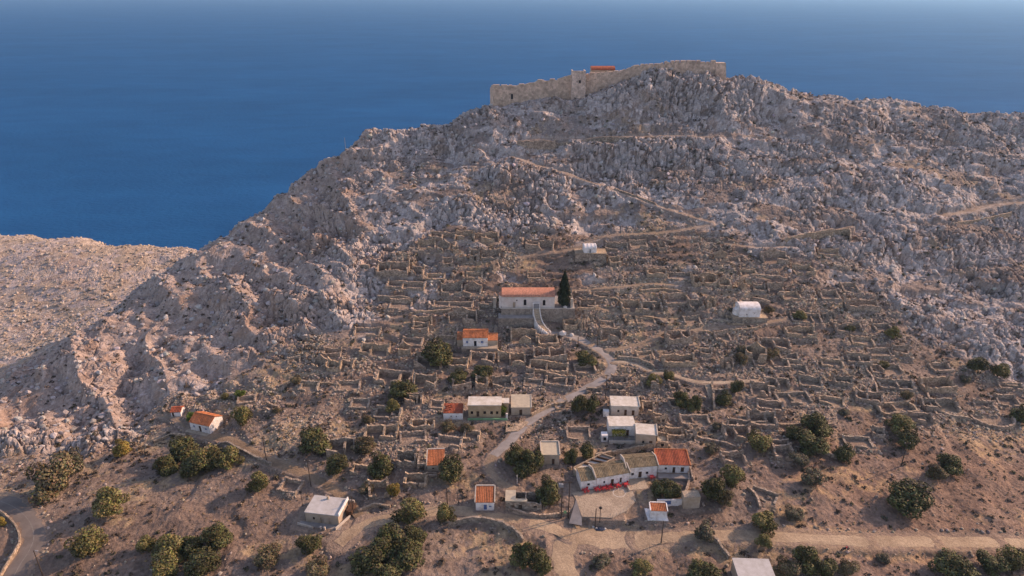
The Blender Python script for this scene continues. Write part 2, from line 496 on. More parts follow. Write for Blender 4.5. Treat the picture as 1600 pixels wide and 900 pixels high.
# village outline (soft ground), everything outside is bare rock
VILLAGE = [(-220, 690), (60, 712), (150, 690), (225, 655), (262, 622), (330, 602), (400, 582), (430, 552), (520, 530), (585, 508), (580, 470),
           (600, 440), (585, 418), (640, 385), (672, 364), (760, 370), (860, 374), (905, 362), (1000, 352), (1130, 345), (1185, 380), (1245, 400),
           (1335, 398), (1385, 440), (1400, 480), (1440, 522), (1490, 556), (1560, 588), (1620, 622), (1900, 640), (1900, 985), (-300, 985)]
VIL = np.array([tuple(at(u, min(v, 930)))[:2] for u, v in VILLAGE])
VIL[-1, 1] = VIL[-2, 1] = -60.0; VIL[-1, 0] = -260; VIL[-2, 0] = 320
def poly_sd(P, x, y):           # signed distance, positive inside
    d2 = np.full(x.shape, 1e12); ins = np.zeros(x.shape, bool)
    n = len(P)
    for i in range(n):
        ax, ay = P[i]; bx, by = P[(i + 1) % n]
        ex, ey = bx - ax, by - ay
        t = np.clip(((x - ax) * ex + (y - ay) * ey) / (ex * ex + ey * ey), 0, 1)
        d2 = np.minimum(d2, (x - ax - t * ex) ** 2 + (y - ay - t * ey) ** 2)
        if ay != by:
            c = ((ay > y) != (by > y)) & (x < (bx - ax) * (y - ay) / (by - ay) + ax)
            ins ^= c
    return np.where(ins, 1, -1) * np.sqrt(d2)

def terrace(x, y, z):
    q = z + fbm(x / 23.0, y / 23.0, 3, 5) * 1.3
    h = 1.7
    f = q / h - np.floor(q / h)
    st = (sstep(0.62, 0.98, f) - f) * h
    return z + 0.62 * st

def level_ground(X, Y, Z, rows=None):
    """blend the levelled pads and paths into heights Z; returns the mask where the ground is trodden smooth"""
    S = np.zeros(X.shape)
    def window(x0, x1, y0, y1):
        if rows is None: return np.s_[:, :]
        a, b = np.searchsorted(rows, (y0, y1))
        if b <= a: return None
        xx = X[(a + b) // 2]
        f = 1.08
        c0 = max(0, np.searchsorted(xx, min(x0 * f, x0 / f)) - 4); c1 = np.searchsorted(xx, max(x1 * f, x1 / f)) + 4
        return np.s_[a:b, c0:c1]
    for A, hw, mg in PATHS:
        best = None
        r = hw + mg
        n = len(A)
        D = np.full(X.shape, 1e9) if rows is None else None
        for i0 in range(0, n - 1, 12):
            B = A[i0:i0 + 13]
            w = window(B[:, 0].min() - r, B[:, 0].max() + r, B[:, 1].min() - r, B[:, 1].max() + r)
            if w is None: continue
            x, y = X[w], Y[w]
            d = np.full(x.shape, 1e9); lv = np.zeros(x.shape)
            for p, q in zip(B[:-1], B[1:]):
                ex, ey = q[0] - p[0], q[1] - p[1]
                t = np.clip(((x - p[0]) * ex + (y - p[1]) * ey) / (ex * ex + ey * ey + 1e-9), 0, 1)
                dd = np.hypot(x - p[0] - t * ex, y - p[1] - t * ey)
                m = dd < d
                d = np.where(m, dd, d); lv = np.where(m, p[2] + t * (q[2] - p[2]), lv)
            k = 1 - sstep(hw + 0.2, r, d)
            Z[w] = Z[w] * (1 - k) + lv * k
            S[w] = np.maximum(S[w], k)
    for cx, cy, ax, ay, hw, hd, lv, mg, wt in PADS:
        r = math.hypot(hw, hd) + mg
        w = window(cx - r, cx + r, cy - r, cy + r)
        if w is None: continue
        x, y = X[w] - cx, Y[w] - cy
        lx, ly = np.abs(x * ax + y * ay) - hw, np.abs(-x * ay + y * ax) - hd
        d = np.hypot(np.maximum(lx, 0), np.maximum(ly, 0))
        k = (1 - sstep(0.0, mg, d)) * wt
        Z[w] = Z[w] * (1 - k) + lv * k
        S[w] = np.maximum(S[w], k)
    return S
def ground(x, y):
    X = np.array([[x]], float); Y = np.array([[y]], float)
    z = base(X, Y)
    sd = poly_sd(VIL, X, Y)
    k = sstep(-2, 8, sd)
    z = z * (1 - k) + terrace(X, Y, z) * k
    level_ground(X, Y, z)
    return float(z[0, 0])

# ---- roads, paths
ROAD_A = add_path([(-60, 768), (0, 783), (26, 795), (46, 815), (53, 838), (46, 860), (30, 885), (12, 920)], 4.6, 2.5)
TRACK_A = add_path([(1660, 853), (1560, 848), (1450, 846), (1330, 845), (1210, 838), (1110, 836), (1040, 840), (960, 845), (900, 838), (860, 822), (815, 812), (760, 803), (705, 797), (650, 803), (600, 812), (560, 824), (528, 850)], 4.4, 2.0)
TRACK_B = add_path([(892, 838), (878, 862), (884, 885), (905, 925)], 5.0, 2.0)
TRACK_C = add_path([(562, 806), (540, 780), (500, 752), (462, 735), (410, 715), (360, 688), (318, 680)], 3.0, 1.6)
TRACK_D = add_path([(893, 828), (930, 836), (975, 840), (1012, 842)], 6.5, 1.2)
for A_ in (TRACK_A, TRACK_B, TRACK_D):              # the ground dips in front of the café terrace
    A_[:, 2] -= 0.8 * np.exp(-((A_[:, 0] - 20.0) / 13.0) ** 2)
PATH_MAIN = add_path([(772, 712), (795, 690), (812, 672), (836, 652), (868, 633), (905, 613), (935, 597), (953, 582), (955, 566), (944, 552), (925, 540), (906, 530), (888, 523), (872, 521), (858, 521)], 3.0, 1.2)
PATH_LOW = add_path([(772, 712), (764, 726), (770, 742), (786, 757), (806, 765)], 2.6, 1.2)
PATH_UP = add_path([(1112, 349), (1075, 358), (1020, 364), (960, 367), (925, 375), (902, 386), (880, 393), (845, 396), (815, 402)], 1.5, 1.4)
PATH_CASTLE = add_path([(1110, 346), (1080, 338), (1045, 327), (1010, 315), (975, 302), (945, 291), (910, 280), (870, 266), (830, 255), (802, 244)], 1.5, 1.6)
PATH_R = add_path([(950, 546), (978, 543), (1005, 536), (1025, 527), (1042, 518), (1090, 515), (1150, 508), (1200, 503), (1232, 498)], 1.6, 1.2)
PATH_S = add_path([(958, 565), (985, 566), (1006, 575), (1022, 582), (1045, 583), (1062, 589), (1085, 596), (1100, 598), (1150, 597), (1182, 595)], 1.7, 1.0)
PATH_E = add_path([(1224, 374), (1260, 366), (1300, 360), (1332, 353)], 1.5, 1.4)
PATH_F = add_path([(1470, 336), (1510, 331), (1545, 322), (1600, 316), (1640, 312)], 2.2, 1.6)
PATH_G = add_path([(1135, 380), (1165, 385), (1195, 387), (1236, 385)], 1.4, 1.2)
PATH_C = add_path([(880, 455), (925, 452), (970, 448), (1012, 443), (1040, 444), (1078, 447)], 1.2, 1.0)
PATH_T = add_path([(935, 481), (952, 485), (985, 492), (1015, 494), (1040, 500)], 1.3, 1.0)
PATH_RED = add_path([(290, 668), (276, 655), (262, 651), (248, 650)], 1.6, 1.0)
PATH_H = add_path([(810, 221), (870, 216), (950, 213), (1040, 212), (1110, 214)], 1.3, 1.2)

# ---- footprints of the buildings
F = {}
class Terrace:   # a solid stone platform whose front wall shows from vtop down to vbot
    def __init__(s, u1, u2, vtop, vbot, depth):
        um = (u1 + u2) / 2
        g = at(um, vbot)
        s.z = on_y(um, vtop, g.y)[2]
        x1 = on_level(u1, vtop, s.z)[0]; x2 = on_level(u2, vtop, s.z)[0]
        s.w = x2 - x1; s.d = depth; s.rz = 0.0
        s.low = g.z; s.c = Vector(((x1 + x2) / 2, g.y + depth / 2, s.z)); s.front = g.y
        s.uv = (um, vtop)
F['church_terrace'] = Terrace(783, 898, 482.5, 501, 11.0)
F['church_step'] = Terrace(779, 834, 497, 510, 4.0)
F['church'] = Frame(784, 481.2, 866.5, 481.2, dv=12.5, level=F['church_terrace'].z, pad=False)
F['vault_terrace'] = Terrace(1146, 1200, 496.8, 504, 8.5)
F['vault_chapel'] = Frame(1155, 495.5, 1187, 495.5, dv=10.5, level=F['vault_terrace'].z, pad=False)
F['upper_terrace'] = Terrace(899, 948, 396, 407, 5.4)
F['upper_chapel'] = Frame(912.5, 395.4, 932, 395.0, depth=4.2, level=F['upper_terrace'].z, pad=False)
F['orange_terrace'] = Terrace(721, 777, 544.5, 550.5, 9.5)
F['orange_house'] = Frame(723.5, 541, 762, 541, dv=14, level=F['orange_terrace'].z, pad=False)
F['yellow_house'] = Frame(732, 653, 783, 653, dv=13, grow=1.2)
F['collapsed_roof_house'] = Frame(693, 655.5, 723, 655.5, dv=12, level=F['yellow_house'].z)
F['lichen_house'] = Frame(799, 648.5, 829, 648.5, dv=18.5)
F['house_a'] = Frame(954, 648.5, 997.5, 650, dv=15)
F['house_b'] = Frame(951, 681, 991.5, 681, dv=15)
F['house_c'] = Frame(992.5, 696.5, 1024, 699, dv=16)
F['pale_house'] = Frame(846, 726, 873.5, 726, dv=20)
F['cafe_a'] = Frame(907.5, 765, 931, 762.5, dv=20)
F['cafe_b'] = Frame(931.5, 762.5, 982, 754, dv=20, level=F['cafe_a'].z)
F['cafe_c'] = Frame(978.5, 748.5, 1025.5, 744.5, dv=20)
F['cafe_d'] = Frame(1027, 738, 1076, 739.2, dv=20, level=F['cafe_c'].z + 0.3)
F['upper_plaza'] = Frame(984, 766, 1014, 763, depth=5.6, level=F['cafe_c'].z - 0.05, margin=1.0, grow=0.0)
F['kiosk'] = Frame(1016, 811, 1041, 812, dv=11)
F['tan_shed'] = Frame(1067.5, 795, 1092.5, 794, depth=2.4)
F['orange_cottage'] = Frame(743.5, 797.5, 772, 797.5, dv=20)
F['hollow_house'] = Frame(790, 797, 846, 798, dv=16)
F['slope_house'] = Frame(668, 737, 694, 736, dv=20)
F['flat_house'] = Frame(478.5, 815, 529.8, 821, depth=5.9, grow=2.6)
F['red_house'] = Frame(298.5, 671, 329, 678, depth=5.6, grow=1.2)
F['red_shed'] = Frame(268, 651, 283.5, 650.5, depth=3.0)
F['corner_house'] = Frame(1151, 922, 1208, 924, depth=5.4, grow=0.6)
PADS.append((72.0, 353.0, 1.0, 0.0, 34.0, 7.0, 238.0, 7.0, 1.0))
PLAZA_Z = F['cafe_a'].z - 0.05
PLAZA_POLY = [on_level(u, v, PLAZA_Z) for u, v in [(909, 807), (957, 809), (979, 798), (994, 782), (985, 757), (932, 765), (908, 767), (893, 770), (900, 780)]]
for f in F.values():
    if isinstance(f, Frame): f.floor = f.z
x0, y0 = on_level(945, 786, PLAZA_Z)
PADS.append((x0, y0, 1.0, 0.0, 4.2, 5.5, PLAZA_Z - 0.25, 0.8, 1.0))

# ---------------------------------------------------------------- the roofless houses: u, v of the middle of the front wall, width in pixels, turn in degrees, style
# styles: '' ordinary, t tall, l low, d doorway, w windows, p partition, g gable ends, b bright tan, c curved enclosure
RUINS = [(612,431,50,0,'tp'),(651,431,19,0,''),(632,452,62,0,'lp'),(572,526,42,0,'l'),(656,521,26,0,'d'),(692,394,19,0,'g'),(666,390,28,0,''),
(713,396,9,20,''),(690,376,42,0,'p'),(727,374,26,0,''),(760,379,40,0,'p'),(842,391,44,0,'p'),(742,407,17,0,'t'),(767,408,30,0,'t'),(700,416,17,0,''),
(777,421,14,30,''),(706,462,34,0,'t'),(737,461,28,0,'g'),(706,483,64,0,'lp'),(723,507,46,0,'gp'),(661,513,30,0,'b'),(819,537,42,0,'t'),
(858,543,32,0,'b'),(800,572,44,0,'tp'),(860,567,52,0,'tp'),(828,591,14,0,''),(856,584,62,0,'p'),(874,605,48,-4,'p'),(832,605,30,0,'l'),
(786,606,32,0,''),(753,609,20,0,'t'),(722,611,30,0,'w'),(668,578,42,0,'t'),(715,576,30,0,''),(752,570,40,0,'p'),(662,607,36,0,'t'),
(694,541,34,0,'l'),(646,632,14,0,''),(660,673,38,0,'p'),(460,570,20,12,'l'),(497,576,22,-10,'g'),(518,558,28,0,''),(521,581,22,0,'t'),
(541,578,18,0,''),(583,556,46,0,'p'),(632,556,20,0,'g'),(642,542,34,0,'l'),(612,603,58,0,'p'),(646,633,27,0,''),(603,656,42,0,'d'),
(594,688,52,-6,'p'),(646,693,42,0,'l'),(418,642,24,-25,'l'),(533,714,44,0,'tp'),(561,743,30,-4,'l'),(636,732,30,0,'t'),
(648,763,36,0,'b'),(593,779,32,4,'tb'),(447,771,34,-22,'l'),(385,632,28,15,'l'),
(963,393,36,0,''),(1000,388,28,0,'l'),(1036,391,15,0,'g'),(1027,434,32,0,''),(1063,439,38,0,'l'),(1104,448,40,0,'tp'),(1134,451,20,0,'g'),
(988,489,32,0,'tb'),(1020,489,34,0,'p'),(1060,478,40,0,''),(1090,485,24,0,''),(1112,481,16,0,'g'),(918,483,26,0,''),(912,516,10,25,'t'),(892,516,21,0,''),
(956,533,34,0,'t'),(1064,538,40,0,'tp'),(1130,409,20,0,'g'),(1064,574,52,0,'b'),(1104,558,20,0,''),(968,603,26,0,'d'),(1017,609,26,0,'t'),
(1055,611,18,0,''),(917,586,34,0,''),(929,617,24,0,'l'),(965,616,24,0,''),(1006,648,34,0,'p'),(1032,662,20,0,'w'),(1088,666,46,0,'lp'),
(1055,687,28,0,'b'),(1080,687,16,0,'d'),(1155,690,42,-4,'p'),(1185,663,28,0,'g'),(1150,730,38,0,''),(905,688,38,0,'l'),(962,416,18,0,'tb'),
(1214,412,42,0,'g'),(1142,411,30,0,'l'),(1296,401,34,0,''),(1260,431,30,0,''),(1214,462,26,0,'t'),(1188,458,19,0,''),(1164,453,9,20,'t'),
(1332,458,26,0,'l'),(1262,505,46,0,'lp'),(1253,528,46,0,'b'),(1297,500,20,0,''),(1350,487,52,0,'t'),(1330,521,42,0,'p'),(1133,534,24,0,''),
(1180,564,32,-8,'tg'),(1138,577,19,0,'t'),(1212,549,48,-5,'p'),(1207,575,56,0,'lp'),(1217,610,38,0,'p'),(1268,607,34,-4,'d'),(1190,621,30,0,''),
(1246,633,54,0,'lp'),(1204,646,40,-6,''),(1192,671,44,-6,'t'),(1154,677,36,-8,'p'),(1344,570,36,-8,'p'),(1358,631,40,-12,'p'),(1352,541,34,0,'l'),
(1380,559,36,0,'l'),(1409,557,26,0,''),(1388,585,50,-5,'lp'),(1403,611,54,-6,'p'),(1476,583,32,0,'l'),(1470,615,50,-3,'t'),(1474,645,56,-5,'p'),
(1408,649,60,0,'lp'),(1438,663,44,-6,''),(1584,611,34,0,'l'),(1560,668,64,0,'c'),(1581,636,30,-12,'l'),(1345,701,44,0,'l'),(1219,705,36,0,'l'),
(1226,720,30,0,'d'),(1372,684,18,-20,''),(1190,783,40,-30,'l'),(1236,566,30,0,'l'),(1302,575,34,-4,'l'),(1318,604,28,-6,''),(1300,634,38,-8,'l'),
(1150,508,26,0,'l'),(1085,508,28,0,'l'),(1012,508,30,0,'l'),(1010,560,28,0,'l'),(1128,620,26,0,'l'),(1064,640,30,0,'l'),(880,640,22,10,'l'),
(560,640,30,0,'l'),(545,612,34,0,'l'),(480,612,30,-6,'l'),(700,700,40,0,'l'),(735,690,26,0,'l'),(625,483,36,0,'l'),(680,437,30,0,'l'),(742,437,26,0,'l'),
(836,437,24,0,'l'),(940,468,26,0,'l'),(1172,432,26,0,'l'),(1240,470,30,0,'l'),(1300,470,30,0,'l'),(1384,520,28,0,'l'),(1540,640,30,-8,'l'),(1250,585,28,0,'l'),
(785,468,14,0,'l'),(760,490,26,0,'l'),(950,513,24,0,'l'),(680,640,22,0,'l')]
class Ruin: pass
RU = []
_r = random.Random(7)
for (u, v, wp, yaw, st) in RUINS:
    q = Ruin(); g = at(u, v); k = mpp(g)
    q.u, q.v, q.st = u, v, st
    q.w = max(2.2, wp * k); q.rz = R(yaw + _r.uniform(-9, 9))
    q.d = min(max(2.6, q.w * _r.uniform(0.5, 0.9)), _r.uniform(4.0, 5.8))
    q.ax = Vector((math.cos(q.rz), math.sin(q.rz), 0)); q.ay = Vector((-q.ax.y, q.ax.x, 0))
    q.c = g + q.ay * (q.d / 2); q.z = g.z
    RU.append(q)
    PADS.append((q.c.x, q.c.y, q.ax.x, q.ax.y, q.w / 2 + 0.1, q.d / 2 + 0.1, g.z, 1.6, 0.9))
# ---------------------------------------------------------------- the land itself
def build_land():
    rows = [5.0]
    while rows[-1] < 88: rows.append(rows[-1] + 2.5)
    while rows[-1] < 352: rows.append(rows[-1] + 0.27 + (rows[-1] - 90) * 0.0009)
    while rows[-1] < 480: rows.append(rows[-1] + 0.75)
    while rows[-1] < 560: rows.append(rows[-1] + 3.0)
    rows = np.array(rows)
    nc = 1720
    c = np.linspace(-1, 1, nc)
    X = (110 + 0.58 * rows)[:, None] * c[None, :]
    Y = np.repeat(rows[:, None], nc, 1)
    Z = base(X, Y)
    sd = poly_sd(VIL, X, Y)
    # slope of the smooth land
    gy, gx = np.zeros_like(Z), np.zeros_like(Z)
    gy[1:-1] = (Z[2:] - Z[:-2]) / (rows[2:] - rows[:-2])[:, None]
    dxr = (110 + 0.58 * rows) * (c[1] - c[0])
    gx[:, 1:-1] = (Z[:, 2:] - Z[:, :-2]) / (2 * dxr[:, None])
    nl = np.sqrt(1 + gx * gx + gy * gy)
    wob = fbm(X / 14, Y / 14, 3, 41) * 6 + fbm(X / 4, Y / 4, 2, 42) * 1.5
    rock = 1 - sstep(-4, 5, sd + wob)
    out = sstep(0.22, 0.42, fbm(X / 16, Y / 9, 3, 45)) * sstep(205, 235, Y + 10 * fbm(X / 40, Y / 40, 2, 46)) * 0.8
    rock = np.maximum(rock, out)
    kv = sstep(-2, 8, sd)
    # far coast beyond the spur: low broken ground
    coast = sstep(0, 14, (X * -0.62 + Y * 0.0) - 118 + (Y - 300) * 0.35) * sstep(262, 300, Y + np.maximum(0, -X - 150) * 0.3)
    Z = Z * (1 - kv) + terrace(X, Y, Z) * kv
    S = level_ground(X, Y, Z, rows)
    px_, py_ = np.array(PLAZA_POLY).T
    S = np.maximum(S, ((X > px_.min() - 1) & (X < px_.max() + .5) & (Y > py_.min()) & (Y < py_.max() + .5)).astype(float))
    # rock relief
    sx, sy = X, Y + 0.55 * Z
    warp = fbm(sx / 9, sy / 9, 2, 77) * 1.4
    a = sx + warp; b = sy - warp * 0.7
    crag = 1 - np.abs(fbm(sx / 42, sy / 34, 4, 11))
    crag2 = 1 - np.abs(fbm(sx / 15, sy / 12, 3, 12))
    big = sstep(-0.15, 0.5, fbm(sx / 50, sy / 40, 2, 91) + 0.35 * sstep(300, 335, Y))
    def stones(w, h, seed, tilt):
        f1, f2, cr, ox, oy = worley(a / w, b / h, seed)
        dome = np.sqrt(np.clip(1 - (f1 * 1.05) ** 2, 0, 1))
        th = cr * 6.283 * 7
        return dome * (0.45 + 0.9 * cr) + tilt * (ox * np.cos(th) + oy * np.sin(th)) * (0.4 + cr), f2 - f1, cr
    s9, e9, c9 = stones(7.5, 10.5, 21, 0.7)
    s4, e4, c4 = stones(3.0, 3.6, 22, 0.7)
    s2, e2, c2 = stones(1.35, 1.6, 23, 0.6)
    s1, e1, c1 = stones(0.8, 0.9, 24, 0.4)
    cr9 = -0.8 * (1 - sstep(0.0, 0.12, e9)); cr4 = -0.75 * (1 - sstep(0.0, 0.14, e4)); cr2 = -0.4 * (1 - sstep(0, 0.2, e2))
    amp = rock * (1 - 0.92 * S) * (1 - 0.32 * sstep(0, 8, -sd) * (1 - sstep(-110, -80, X)))
    rough = (0.30 + 1.0 * sstep(-0.35, 0.55, fbm(sx / 26, sy / 20, 3, 93))) * (1 - 0.35 * sstep(0, 8, -sd) * (1 - sstep(-95, -60, X)))
    pocket = sstep(0.16, 0.50, fbm(sx / 22, sy / 9, 4, 55)) * (1 - 0.55 * sstep(300, 330, Y)) * (1 - 0.75 * sstep(0, 8, -sd) * (1 - sstep(-75, -35, X)))       # ledges of soil among the rocks
    rel = amp * (1 - 0.62 * pocket) * ((crag - 0.75) * 5.0 + (crag2 - 0.7) * 2.2 + rough * (big * 1.5 * (s9 + cr9 - 0.55) + 1.0 * (s4 + cr4 - 0.5) + 0.60 * (s2 + cr2 - 0.5) + 0.22 * s1))
    rel = rel * (1 - 0.6 * coast)
    spur = sstep(0, 8, -sd) * (1 - sstep(-75, -40, X))        # heavy buttresses of the left spur
    rel = rel + amp * spur * (1 - coast) * ((1 - np.abs(fbm((sx * 0.8 + sy * 0.6) / 17, (sy * 0.8 - sx * 0.6) / 40, 3, 61))) - 0.72) * 6.0
    # rubble of the village
    soft = (1 - rock) * (1 - S)
    rub = sstep(-0.25, 0.5, fbm(X / 13, Y / 13, 3, 71)) * sstep(142, 185, Y + 12 * fbm(X / 30, Y / 30, 2, 72))
    rel = rel + soft * (0.42 * fbm(X / 7, Y / 7, 4, 31) + (0.10 + 0.62 * rub) * (0.55 * (s2 - 0.5) + 0.35 * (s1 - 0.4)) + 0.10 * fbm(X / 1.1, Y / 1.1, 2, 33))
    for u, v, rad, dep in ((304, 541, 2.4, 5.0), (101, 604, 2.6, 3.4), (197, 574, 2.8, 3.2), (187, 606, 1.6, 3.2), (168, 541, 1.6, 2.2), (262, 571, 1.8, 2.2), (1480, 512, 3.0, 2.0), (1410, 398, 4, 2.2)):
        p = at(u, v)
        i0, i1 = np.searchsorted(rows, (p.y - 9, p.y + 9))
        d2 = (X[i0:i1] - p.x) ** 2 + ((Y[i0:i1] - p.y) * 1.5) ** 2
        rel[i0:i1] -= dep * np.exp(-d2 / rad ** 2)
    # keep the crest line where it is
    PX = X - gx / nl * rel * 0.8; PY = Y - gy / nl * rel * 0.8; PZ = Z + rel / nl
    # ---- colour of the stuff the ground is made of
    n1 = fbm(X / 5, Y / 5, 4, 131); n2 = fbm(X / 21, Y / 21, 4, 132); n3 = fbm(X / 1.6, Y / 1.6, 3, 133); n4 = fbm(X / 50, Y / 50, 3, 134)
    def C(*t): return np.array(t)[None, None, :]
    def mx(p, q, t): return p * (1 - t[..., None]) + q * t[..., None]
    grey = C(0.455, 0.393, 0.362)
    rc = grey * (0.80 + 0.30 * c4 + 0.22 * (c2 - 0.5) + 0.12 * n1)[..., None]
    rc = mx(rc, C(0.60, 0.55, 0.53) * np.ones_like(rc), 0.7 * sstep(0.60, 0.95, c2 * 0.6 + c1 * 0.4 + 0.2 * n3))
    rc = mx(rc, C(0.36, 0.235, 0.165) * np.ones_like(rc), 0.42 * sstep(0.36, 0.70, fbm(sx / 9, sy / 11, 4, 140)))   # rusty stain
    sp = sstep(0, 8, -sd) * (1 - sstep(-80, -50, X)) * (1 - coast)
    rc = mx(rc, rc * C(0.93, 0.83, 0.76), sp)
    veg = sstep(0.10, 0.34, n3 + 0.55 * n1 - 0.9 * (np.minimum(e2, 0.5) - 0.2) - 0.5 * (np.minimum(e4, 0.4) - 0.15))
    soil = C(0.275, 0.207, 0.168) * (1 + 0.22 * n1 + 0.15 * n3)[..., None]
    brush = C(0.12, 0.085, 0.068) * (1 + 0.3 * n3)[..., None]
    straw = C(0.41, 0.295, 0.175) * (1 + 0.15 * n3)[..., None]
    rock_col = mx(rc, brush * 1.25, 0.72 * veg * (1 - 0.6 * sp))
    led = pocket * (1 - S)
    rock_col = mx(rock_col, mx(brush * 1.4, mx(soil, straw, 0.6 * sstep(0.1, 0.6, n2)), sstep(-0.1, 0.5, n3 + n1)), 0.75 * led)
    sc = mx(soil, C(0.225, 0.158, 0.122) * np.ones_like(soil), sstep(-0.2, 0.5, n2))
    sc = mx(sc, brush * 1.25, 0.78 * sstep(0.02, 0.42, n1 + 0.8 * n3 + 0.25 * n4))
    sc = mx(sc, straw, 0.7 * sstep(0.12, 0.5, fbm(X / 17, Y / 11, 4, 150)) * sstep(-0.4, 0.2, n3))
    pale = C(0.42, 0.33, 0.25) * (0.85 + 0.35 * c2 + 0.2 * c1)[..., None]
    sc = mx(sc, pale, (0.08 + 0.6 * rub) * sstep(0.45, 0.75, c1 * 0.6 + c2 * 0.4 + 0.25 * n1))
    red = sstep(0, 26, X - 52) * (1 - sstep(150, 175, Y))
    sc = mx(sc, sc * C(1.0, 0.93, 0.90) + C(0.012, 0.005, 0.002), red)
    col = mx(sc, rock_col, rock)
    cst = mx(mx(rc * C(1.08, 1.0, 0.90), C(0.44, 0.345, 0.26) * (1 + 0.15 * n3)[..., None], sstep(-0.3, 0.3, n2 + 0.5 * n1)), brush * 1.7, 0.6 * sstep(0.12, 0.42, n3 + 0.5 * n1))
    cst = mx(cst, rc * C(0.92, 0.88, 0.86), sstep(0.05, 0.35, fbm(X / 9, Y / 9, 3, 160)))
    col = mx(col, cst, coast)
    tr = mx(C(0.35, 0.26, 0.195) * np.ones_like(col), C(0.27, 0.205, 0.16) * np.ones_like(col), sstep(-0.3, 0.5, n1 + n3))
    col = mx(col, tr, 0.55 * S)
    nr = len(rows)
    idx = np.arange(nr * nc).reshape(nr, nc)
    faces = np.stack([idx[:-1, :-1], idx[:-1, 1:], idx[1:, 1:], idx[1:, :-1]], -1).reshape(-1, 4)
    V = np.stack([PX, PY, PZ], -1).reshape(-1, 3)
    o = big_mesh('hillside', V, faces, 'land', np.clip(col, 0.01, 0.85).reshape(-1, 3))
    tag(o, 'rocky limestone hillside with brown soil terraces and a grey cliff face', 'hillside', kind='structure')
    return dict(rows=rows, P=V.reshape(nr, nc, 3), rock=rock, S=S, sd=sd, coast=coast, rub=rub, c=c, col=col, pocket=pocket, veg=veg)
LAND = build_land()
def surf(x, y):                      # height of the finished land mesh
    L = LAND
    i = int(np.searchsorted(L['rows'], y)); i = min(max(i, 1), len(L['rows']) - 1)
    f = x / (110 + 0.58 * y)
    j = int(round((f + 1) / 2 * (len(L['c']) - 1))); j = min(max(j, 0), len(L['c']) - 1)
    return float(L['P'][i, j, 2])

def build_sea():
    mb = MB()
    n = 64
    ring = [(60.0 * math.cos(2 * math.pi * k / n), 420 + 60 * math.sin(2 * math.pi * k / n)) for k in range(n)]
    rad = [40, 400, 1500, 6000, 16000, 34000]
    vs = []
    for r in rad:
        vs += [(r * math.cos(2 * math.pi * k / n), 420 + r * math.sin(2 * math.pi * k / n), 0.0) for k in range(n)]
    fs = [tuple(range(n))]
    for q in range(len(rad) - 1):
        for k in range(n):
            fs.append((q * n + k, (q + 1) * n + k, (q + 1) * n + (k + 1) % n, q * n + (k + 1) % n))
    mb.add(vs, fs)
    m, nt, b = new_mat('sea_water')
    g = N(nt, 'NewGeometry')
    mp = N(nt, 'Mapping'); nt.links.new(g.outputs['Position'], mp.inputs['Vector'])
    mp.inputs['Scale'].default_value = (0.5, 1.0, 1.0)
    n1 = N(nt, 'TexNoise', i_Scale=0.22, i_Detail=6.0, i_Roughness=0.6); nt.links.new(mp.outputs[0], n1.inputs['Vector'])
    n2 = N(nt, 'TexNoise', i_Scale=0.004, i_Detail=4.0); nt.links.new(mp.outputs[0], n2.inputs['Vector'])
    n3 = N(nt, 'TexNoise', i_Scale=0.02, i_Detail=5.0, i_Distortion=0.6); nt.links.new(mp.outputs[0], n3.inputs['Vector'])
    deep = ramp(nt, n2.outputs[0], [(0.35, SEA_A), (0.65, SEA_B)])
    nt.links.new(mixc(nt, 1.0, deep, ramp(nt, n3.outputs[0], [(0.3, (0.88, 0.90, 0.92)), (0.7, (1.12, 1.10, 1.08))]), 'MULTIPLY'), b.inputs['Base Color'])
    b.inputs['Roughness'].default_value = 0.6
    b.inputs['Specular IOR Level'].default_value = 0.0
    gl = N(nt, 'BsdfGlossy'); gl.inputs['Roughness'].default_value = 0.35
    bump(nt, b, n1.outputs[0], 2.2, 0.9)
    nt.links.new(b.inputs['Normal'].links[0].from_socket, gl.inputs['Normal'])
    ms = N(nt, 'MixShader'); ms.inputs[0].default_value = 0.025
    nt.links.new(b.outputs[0], ms.inputs[1]); nt.links.new(gl.outputs[0], ms.inputs[2])
    nt.links.new(ms.outputs[0], nt.nodes['Material Output'].inputs['Surface'])
    M['sea'] = m
    o = mb.build('sea', 'sea')
    tag(o, 'deep blue open sea reaching the horizon', 'sea', kind='structure')
SEA_A, SEA_B = (0.001, 0.076, 0.205), (0.002, 0.092, 0.245)
build_sea()

def build_haze():
    m = bpy.data.materials.new('pale_haze'); m.use_nodes = True
    nt = m.node_tree; nt.nodes.clear()
    pv = nt.nodes.new('ShaderNodeVolumePrincipled')
    pv.inputs['Color'].default_value = (0.30, 0.62, 0.96, 1)
    pv.inputs['Density'].default_value = HAZE
    pv.inputs['Anisotropy'].default_value = 0.35
    out = nt.nodes.new('ShaderNodeOutputMaterial')
    nt.links.new(pv.outputs[0], out.inputs['Volume'])
    M['haze'] = m
    mb = MB(); mb.box(-36000, 36000, -36000, 36500, -60, 292)
    tag(mb.build('haze', 'haze'), 'thin pale sea haze in the air', 'haze', kind='stuff')
HAZE = 0.00006
build_haze()
